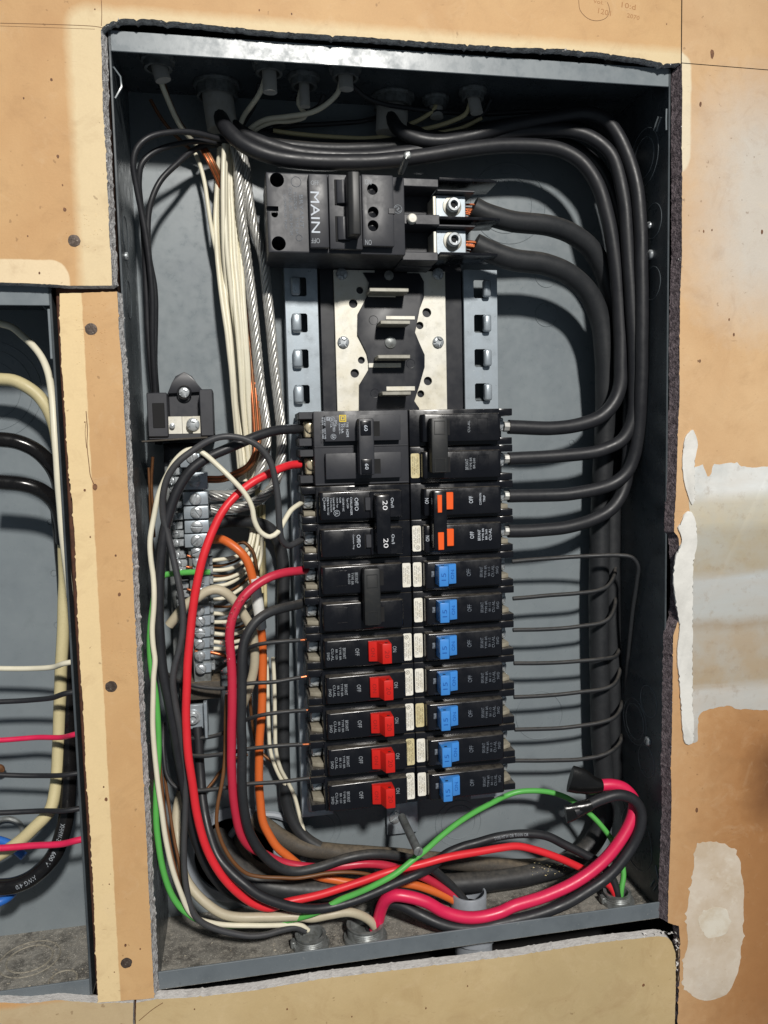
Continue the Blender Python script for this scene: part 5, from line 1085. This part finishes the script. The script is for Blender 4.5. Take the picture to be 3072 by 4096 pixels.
wire('copper_wire', 'second bare copper wire just left of the upright one by the left wall', 'copper_old', 1.8, '321 1010 46; 323 1060 46; 325 1120 48; 330 1190 56')
wire('brown_wire', 'brown bare wire behind the green and white wires at the lower left', 'w_brown', 2.2, '352 1610 40; 358 1690 38; 367 1755 34; 376 1812 30; 388 1869 26; 396 1915 22; 404 1950 20')
wire('brown_wire', 'darker brown wire left of the other one at the lower left', 'w_brown', 2.2, '345 1600 46; 348 1680 44; 356 1760 40; 368 1830 34; 382 1890 28; 398 1950 24')
# --- bundles on the left: white neutrals, bare coppers, stranded aluminium
G = 'white neutral wires hanging in the bundle left of the rail'
top = [(474, 318), (480, 312), (486, 310), (492, 310), (498, 311), (504, 313), (509, 316), (489, 316)]
for i in range(8):
    a = i; ph = rnd.uniform(0, 6)
    ks = [(312, 474, 36), (360, 470, 42), (400, 468, 45), (470, 466, 51), (553, 470, 50), (640, 480, 46), (720, 491, 41), (800, 499, 38), (870, 504, 36), (950, 511, 36), (1005, 516, 36), (1040, 520, 30)]
    s = '; '.join('%g %g %g' % (x0+w_*((a+.22*math.sin(ph+v*.010))/7), v, 56+7*math.sin(ph+v*.008+i*2)) for v, x0, w_ in ks)
    wire('white_wire', 'white wire in the hanging neutral bundle, ' + ['leftmost', 'second from the left', 'third from the left', 'fourth from the left', 'fifth from the left', 'sixth from the left', 'seventh from the left', 'rightmost'][i], 'w_white', 3.5, s, G, n=8)
wire('white_wire', 'white wire curving in apart from the bundle at the upper left', 'w_white', 3.0, '420 328 66; 430 350 64; 441 390 62; 450 450 60; 458 500 60; 470 560 60; 480 650 62; 495 750 64; 506 860 66; 512 960 66', n=8)
G = 'bare copper wires behind the white bundle'
for i in range(4):
    s = '; '.join('%g %g %g' % q for q in ((434+i*4, 322, 58), (450+i*4, 350, 56), (468+i*4, 388, 60), (500+i*3, 470, 68), (518+i*3, 553, 66), (524+i*3, 650, 64), (536+i*4, 753, 56), (545+i*4, 860, 50), (550+i*4, 940, 47), (549+i*3, 975, 45), (534+i*4, 1004, 44), (506+i*4, 1020+i*2, 48), (480, 1030+i*3, 46), (448, 1031+i*3, 46)))
    wire('copper_wire', 'bare copper wire running beside the white bundle to the upper big lug, ' + ['leftmost', 'second', 'third', 'rightmost'][i] + ' of four', ['copper', 'copper_old', 'copper', 'copper_old'][i], 2.3, s, G, n=8)
def strand(label, s, dia, seed):
    P = spline(path(s), 1.6); mb = MB(); nS = 8; ro = dia*.37; T_ = frames(P)
    for k in range(nS):
        Q_ = []; acc = 0
        for i, (p, (t, u, v)) in enumerate(zip(P, T_)):
            if i: acc += (P[i]-P[i-1]).length
            a = 2*math.pi*k/nS + acc/42*math.pi*2 + seed; Q_.append(p+(u*math.cos(a)+v*math.sin(a))*ro)
        mb.tube(Q_, dia*.125, 6)
    mb.tube(P, dia*.34, 8, 1)
    tag(mb.build('stranded_cable', [M['alu'], M['alu_core']], None, P[0], 60), label, 'cable', 'bare stranded aluminium neutrals')
strand('bare twisted aluminium cable between the white bundle and the rail, left one', '505 318 60; 513 345 58; 517 400 56; 521 467 55; 532 553 55; 543 640 54; 553 740 52; 562 836 51; 572 903 50; 575 950 50; 569 992 50; 556 1036 48; 530 1062 46; 500 1070 46; 453 1070 48', 7.6, 0)
strand('bare twisted aluminium cable next to the rail, right one', '520 330 62; 531 370 60; 535 417 58; 546 480 58; 558 520 58; 569 560 58; 577 636 57; 586 720 56; 592 790 55; 601 870 54; 607 930 54; 608 975 54; 602 1018 54; 589 1051 54; 558 1080 52; 515 1096 50; 456 1101 50', 7.6, 1)
wire('black_cable', 'thick black cable from the fourth big lug bending down beside the rail', 'w_dusty', 9.2,
 '446 1135 50; 470 1129 52; 498 1126 56; 547 1129 62; 582 1142 66; 602 1172 68; 611 1220 69; 612 1300 69; 612 1400 69; 612 1512 69; 613 1620 69; 616 1700 68; 624 1751 67; 640 1786 66; 662 1812 64; 690 1830 62', cat='cable', n=12)
G = 'short white wires into the neutral bar'
sw = ['454 1211 48; 480 1208 50; 507 1203 54; 530 1190 60; 541 1165 66; 545 1120 68', '457 1232 48; 490 1230 50; 518 1219 56; 536 1198 62; 548 1160 68; 552 1110 70', '459 1253 48; 495 1248 50; 525 1233 56; 545 1208 62; 556 1170 68; 560 1120 70', '457 1268 48; 490 1262 50; 520 1245 58; 546 1220 64; 560 1180 70', '461 1296 50; 490 1290 52; 520 1272 58; 545 1250 64; 562 1210 70; 566 1150 72', '461 1325 48; 493 1325 52; 520 1317 58; 540 1302 64; 556 1270 70', '462 1344 48; 490 1343 52; 520 1338 58; 545 1320 66; 560 1290 72', '463 1368 48; 490 1371 50; 523 1364 58; 550 1345 66', '461 1386 48; 490 1389 50; 520 1383 58; 550 1368 66', '461 1401 48; 490 1402 50; 520 1396 58; 552 1384 66']
for i, s in enumerate(sw):
    wire('white_wire', 'short white wire into the neutral bar, ' + ['first', 'second', 'third', 'fourth', 'fifth', 'sixth', 'seventh', 'eighth', 'ninth', 'tenth'][i] + ' from the top', 'w_white', 2.9, s, G, n=8)
wire('copper_wire', 'short bare copper wire through the second lowest neutral clamp', 'copper', 2.4, '420 1407 44; 455 1409 46; 470 1412 46; 482 1415 46; 494 1422 50; 510 1436 60')
for i, s in enumerate(['576 1420 62; 578 1480 62; 580 1560 62; 584 1620 62; 596 1660 62; 612 1690 64; 630 1705 70', '590 1420 58; 593 1480 58; 594 1560 58; 596 1620 58; 606 1660 60; 622 1690 64; 636 1720 66; 648 1765 66; 664 1820 62']):
    wire('white_wire', ['white wire behind the orange wire in the lower half, left one', 'white wire behind the orange wire in the lower half, reaching the floor'][i], 'w_white', 3.0, s, n=8)
wire('copper_wire', 'tarnished copper wire crossing behind the orange wire near the hole', 'copper_old', 2.4, '546 1420 64; 540 1480 64; 545 1560 66; 560 1620 68; 590 1648 66; 606 1672 66; 614 1700 68')
wire('copper_wire', 'dull copper wire slanting behind the brown wire above the knockout hole', 'copper_old', 2.4, '446 1706 64; 462 1686 66; 480 1662 68; 505 1640 70; 535 1630 70')
wire('copper_wire', 'tarnished copper pair looping behind the orange wire at the upper neutral clamps', 'copper_old', 2.6, '500 1180 58; 525 1172 60; 545 1190 60; 554 1225 60; 556 1262 62; 548 1300 66')
for i, s_ in enumerate(['556 1050 72; 553 1100 73; 556 1160 74; 560 1230 75', '563 1060 74; 561 1120 74; 564 1200 75; 566 1280 75', '548 1085 74; 549 1140 75; 552 1200 75; 556 1260 76', '570 1090 75; 569 1160 76; 572 1240 76; 574 1330 76']):
    wire('white_wire', ['white wire upright behind the tangle right of the neutral bar, first from the left', 'white wire upright behind the tangle right of the neutral bar, third from the left', 'white wire upright behind the tangle right of the neutral bar, second from the left', 'white wire upright behind the tangle right of the neutral bar, rightmost'][[0, 1, 2, 3][i]], 'w_cream', 2.9, s_, 'white wires upright behind the neutral tangle', n=8)
for i, s_ in enumerate(['455 1222 52; 480 1221 56; 510 1212 62; 532 1196 68', '456 1243 52; 490 1244 56; 525 1232 64; 548 1212 70', '458 1281 54; 490 1278 58; 520 1262 64; 544 1240 70', '461 1310 54; 490 1311 58; 520 1302 64; 546 1284 72', '462 1356 52; 490 1358 56; 520 1353 62; 548 1338 70', '462 1377 54; 495 1380 58; 530 1374 66; 556 1360 72']):
    wire('copper_wire', 'short bare copper wire between the white ones at the neutral bar, ' + ['first', 'second', 'third', 'fourth', 'fifth', 'sixth'][i] + ' down', 'copper_old', 1.9, s_, 'short bare copper wires into the neutral bar', n=8)
for i, s_ in enumerate(['404 1200 46; 414 1203 46; 424 1202 44', '402 1224 46; 413 1226 46; 424 1224 44', '404 1272 46; 415 1276 46; 426 1272 44', '404 1300 46; 414 1306 46; 426 1310 44']):
    wire('copper_wire', 'copper link between the two terminal bars, ' + ['topmost', 'second', 'third', 'lowest'][i] + ' of four', 'copper', 2.0, s_, 'copper links between the terminal bars', n=8)
# torn insulation along the edge of the crimson wire
rc = random.Random(5); mb = MB(); cw = bpy.data.objects['crimson_wire']
for (u, v, n_) in ((520, 1297, 10), (508, 1315, 16), (499, 1336, 20), (490, 1352, 10), (485, 1392, 8), (487, 1420, 8), (486, 1450, 10), (488, 1490, 6)):
    for _ in range(n_):
        p_ = at(u+rc.uniform(-9, 9), v+rc.uniform(-9, 9), 8+rc.uniform(-1.6, .5)); d_ = Vector((rc.uniform(-1, .3), rc.uniform(-1, 0), rc.uniform(-1, 1)))*rc.uniform(.5, 1.3); w_ = Vector((rc.uniform(-1, 1), 0, rc.uniform(-1, 1)))*.4
        mb.poly([p_-w_, p_+w_, p_+w_*.4+d_, p_-w_*.5+d_*.8])
tag(mb.build('torn_insulation', mat('peeling_red_skin', srgb(186, 92, 92), .4), cw, cw.location/S, 0, recalc=False), kind='stuff')
# --- cables under the box top
G = 'white cables under the box top'
wire('white_cable', 'white cable slanting down right from the left end of the box top', 'w_white', 3.4, '338 134 30; 342 160 30; 350 185 32; 362 215 38; 380 255 46; 397 283 54; 430 318 62', G)
wire('white_cable', 'white cable from the square cut sheath running down to the left', 'w_white', 3.4, '572 170 30; 566 190 32; 556 210 38; 540 232 46; 526 252 54; 512 290 60', G)
wire('white_cable', 'white cable from the third front connector curving down to the left', 'w_white', 3.4, '742 150 28; 736 180 30; 730 200 32; 705 225 36; 672 243 42; 620 252 48; 575 258 54; 545 275 60; 520 300 64', G)
wire('white_cable', 'lower white cable curving left under the box top', 'w_white', 3.2, '650 195 42; 645 225 46; 660 250 50; 625 262 54; 590 264 56; 555 278 62; 525 305 66', G)
wire('white_cable', 'faint white cable low across the dark top of the box', 'w_cream', 3.2, '590 282 66; 640 289 66; 720 296 66; 790 299 66; 850 293 66; 890 286 68', G)
wire('white_cable', 'dim white cable at the upper right slanting down to the left', 'w_cream', 3.2, '940 210 60; 940 232 58; 925 247 58; 900 262 60; 870 275 64', G)
wire('white_cable', 'dim white cable further right under the box top', 'w_cream', 3.2, '1022 195 46; 1015 225 46; 1006 246 48; 975 262 52; 930 276 58; 900 282 62', G)
wire('white_cable', 'third dim white cable at the upper right below the others', 'w_cream', 3.0, '1040 255 56; 1000 275 58; 960 285 60; 920 290 64', G)
for i, s in enumerate(['480 262 60; 520 298 56; 600 312 56; 720 322 56; 860 315 58; 1000 292 58; 1120 276 56; 1230 272 52; 1290 300 50; 1330 360 48', '540 290 66; 640 308 66; 780 314 66; 900 302 66; 1020 280 66; 1140 262 64; 1240 258 60; 1310 290 56; 1345 350 52']):
    wire('black_cable', ['black cable lying above the feeders in the dark top of the box, front one', 'black cable lying above the feeders in the dark top of the box, rear one'][i], 'w_dusty', 8, s, None, None, 'cable')
for i, s_ in enumerate(['560 180 44; 556 205 48; 545 235 54; 528 262 60; 510 300 66', '700 205 40; 690 228 44; 650 250 52; 600 262 60; 560 280 66', '640 210 50; 660 235 56; 640 262 62; 590 276 68', '830 250 72; 780 262 72; 700 268 72; 620 274 72; 550 292 72', '1060 215 52; 1040 250 56; 980 276 62; 900 292 68; 800 306 70', '760 185 34; 800 215 44; 900 236 56; 1040 246 60; 1180 240 56; 1290 250 46']):
    wire('black_wire', 'dim black wire in the shadow under the box top, ' + ['beside the square cut sheath', 'below the third front connector', 'between two white cables', 'lying along the back', 'slanting from the right', 'longest one running to the right'][i], 'w_dusty', 3.4, s_, 'dim black wires under the box top', n=8)
for i, s_ in enumerate(['346 140 34; 352 175 40; 366 215 50; 388 262 60; 420 305 66', '325 215 60; 345 250 62; 372 285 64; 410 322 68']):
    wire('brown_wire', ['brown wire beside the leftmost white cable under the box top', 'lower brown wire in the upper left corner of the main box'][i], 'w_brown', 2.4, s_, n=8)
# --- wires of the left panel
wire('white_cable', 'white cable curving down along the right wall of the left panel', 'w_white', 4.6, '-20 692 40; 0 699 40; 24 706 39; 49 726 36; 71 746 32; 90 771 28; 104 806 22; 112 850 16; 117 911 10; 122 985 7; 127 1058 6; 133 1130 6; 139 1185 7; 146 1240 10; 152 1290 14', cat='cable')
wire('cream_cable', 'thick cream cable bending down at the upper right of the left panel', 'w_cream', 8.4, '-20 818 46; 0 820 46; 29 823 45; 56 835 44; 81 853 44; 98 874 44; 110 897 45; 122 940 48; 130 1010 52; 136 1120 56; 139 1240 58; 137 1340 58; 132 1450 56; 128 1560 54; 124 1659 50; 119 1709 46; 107 1752 42; 73 1789 40; 40 1819 40; 0 1846 40; -20 1856 40', cat='cable')
wire('black_cable', 'glossy black cable in the left panel, upper of two curving right', 'w_gloss', 9.8, '-20 950 30; 0 950 30; 37 955 30; 73 970 31; 98 990 33; 118 1018 38; 130 1060 46; 136 1120 52', cat='cable')
wire('black_cable', 'glossy black cable in the left panel, lower of two curving right', 'w_gloss', 9.8, '-20 1040 30; 0 1041 30; 49 1046 30; 85 1058 32; 112 1078 36; 128 1110 44; 136 1170 54', cat='cable')
wire('black_cable', 'thick black cable with white print looping at the bottom of the left panel', 'w_gloss', 10.8, '125 1090 64; 134 1180 64; 141 1273 64; 147 1439 62; 148 1560 58; 148 1659 52; 146 1726 46; 137 1792 40; 113 1852 34; 73 1893 30; 33 1912 28; 0 1917 28; -30 1915 28', cat='cable', n=14, store='lb')
print_on('lb', .77, 'XHHW-2', 3.0, (-.1, -1, .1), 'ink_grey'); print_on('lb', .84, '600 V', 3.0, (-.1, -1, .1), 'ink_grey'); print_on('lb', .9, 'AWG 4/0', 3.0, (0, -1, .1), 'ink_grey')
G = 'thin wires running right across the left panel'
for key, lab, d, s in (('w_white', 'thin white wire running right across the left panel', 3.6, '-20 1444 40; 0 1444 40; 67 1444 38; 115 1441 32; 140 1433 24; 160 1418 16; 172 1400 12'), ('w_black', 'thin black wire just below the white one in the left panel', 3.6, '-20 1517 40; 0 1516 40; 60 1513 38; 110 1508 32; 140 1498 24; 160 1482 16; 172 1465 12'),
    ('w_pink', 'thin pinkish red wire across the middle of the left panel', 3.6, '-20 1600 40; 0 1599 40; 83 1593 38; 133 1593 30; 160 1587 20; 176 1578 14'), ('w_black', 'thin black wire below the pinkish red one in the left panel', 3.4, '-20 1674 38; 0 1674 38; 83 1676 36; 140 1674 26; 172 1670 16; 186 1660 12'),
    ('w_black', 'lowest thin black wire in the left panel, above the red one', 3.6, '-20 1757 36; 0 1756 36; 83 1752 34; 140 1751 24; 172 1750 14; 190 1738 12'), ('w_pink', 'red wire across the bottom of the left panel above the printed black cable', 4.4, '-20 1833 26; 0 1832 26; 67 1827 24; 133 1823 20; 162 1816 16; 184 1803 12; 196 1788 12')):
    wire(lab.split()[1] if False else {'w_white': 'white_wire', 'w_black': 'black_wire', 'w_pink': 'red_wire'}[key], lab, key, d, s, G)
wire('blue_wire', 'blue insulated cable showing behind the red wire at the bottom of the left panel', 'blue_w', 6, '-20 1812 66; 0 1816 66; 20 1824 64; 38 1838 62; 52 1850 60', cat='cable')
wire('blue_wire', 'blue cable end at the lower left corner of the left panel', 'blue_w', 6, '-20 1952 30; 0 1948 30; 18 1938 34; 28 1928 40', cat='cable')
p = at(14, 1800, 76); mb = MB(); mb.torus((p.x, 76, p.z), (0, 1, 0), 11, 2, 32, 8); tag(mb.build('cable_clamp', M['locknut'], None, p), 'grey cable clamp ring behind the blue cable in the left panel', 'clamp')
p = at(-2, 1662, 70); mb = MB(); mb.lathe((p.x, 70, p.z), (0, -1, 0), [(4, 0), (3.6, 1.5), (0, 2.4)], 20); tag(mb.build('copper_stub', M['copper_old'], None, p), 'copper coloured stub at the left edge of the left panel', 'stub')
# --- loose bits
rr = random.Random(11); mb = MB()
def crumb(p, s):
    n = rr.randint(4, 6); q = [p+Vector((rr.uniform(-s, s), rr.uniform(-s, s), rr.uniform(0, s*.7))) for _ in range(4)]
    vs = [mb.bm.verts.new(v) for v in q]
    for f in ((0, 1, 2), (0, 2, 3), (0, 3, 1), (1, 3, 2)): mb.bm.faces.new([vs[i] for i in f])
for _ in range(900):
    x = rr.uniform(-BW+2, BW-3); y = rr.uniform(2, 78); crumb(Vector((x, y, -302)), rr.choice([.25, .35, .35, .5, .9]))
for _ in range(500):
    x = rr.uniform(LXB-60, LXB-3); y = rr.uniform(2, 78); crumb(Vector((x, y, -300)), rr.choice([.25, .35, .5, .8]))
tag(mb.build('debris', mat('plaster_crumbs', srgb(196, 188, 170), .9, layers=[(.2, .4, .6, srgb(120, 106, 88), .9)]), None, (0, 40, -302), 0), kind='stuff')
mb = MB()
for _ in range(60):
    u = rr.uniform(1150, 1225); v = rr.uniform(1862, 1893); p = at(u, v, 46); crumb(p, rr.choice([.3, .5, .8, 1.1]))
tag(mb.build('plaster_flakes', mat('cream_flakes', srgb(222, 206, 160), .7), None, at(1190, 1875, 46), 0), kind='stuff')
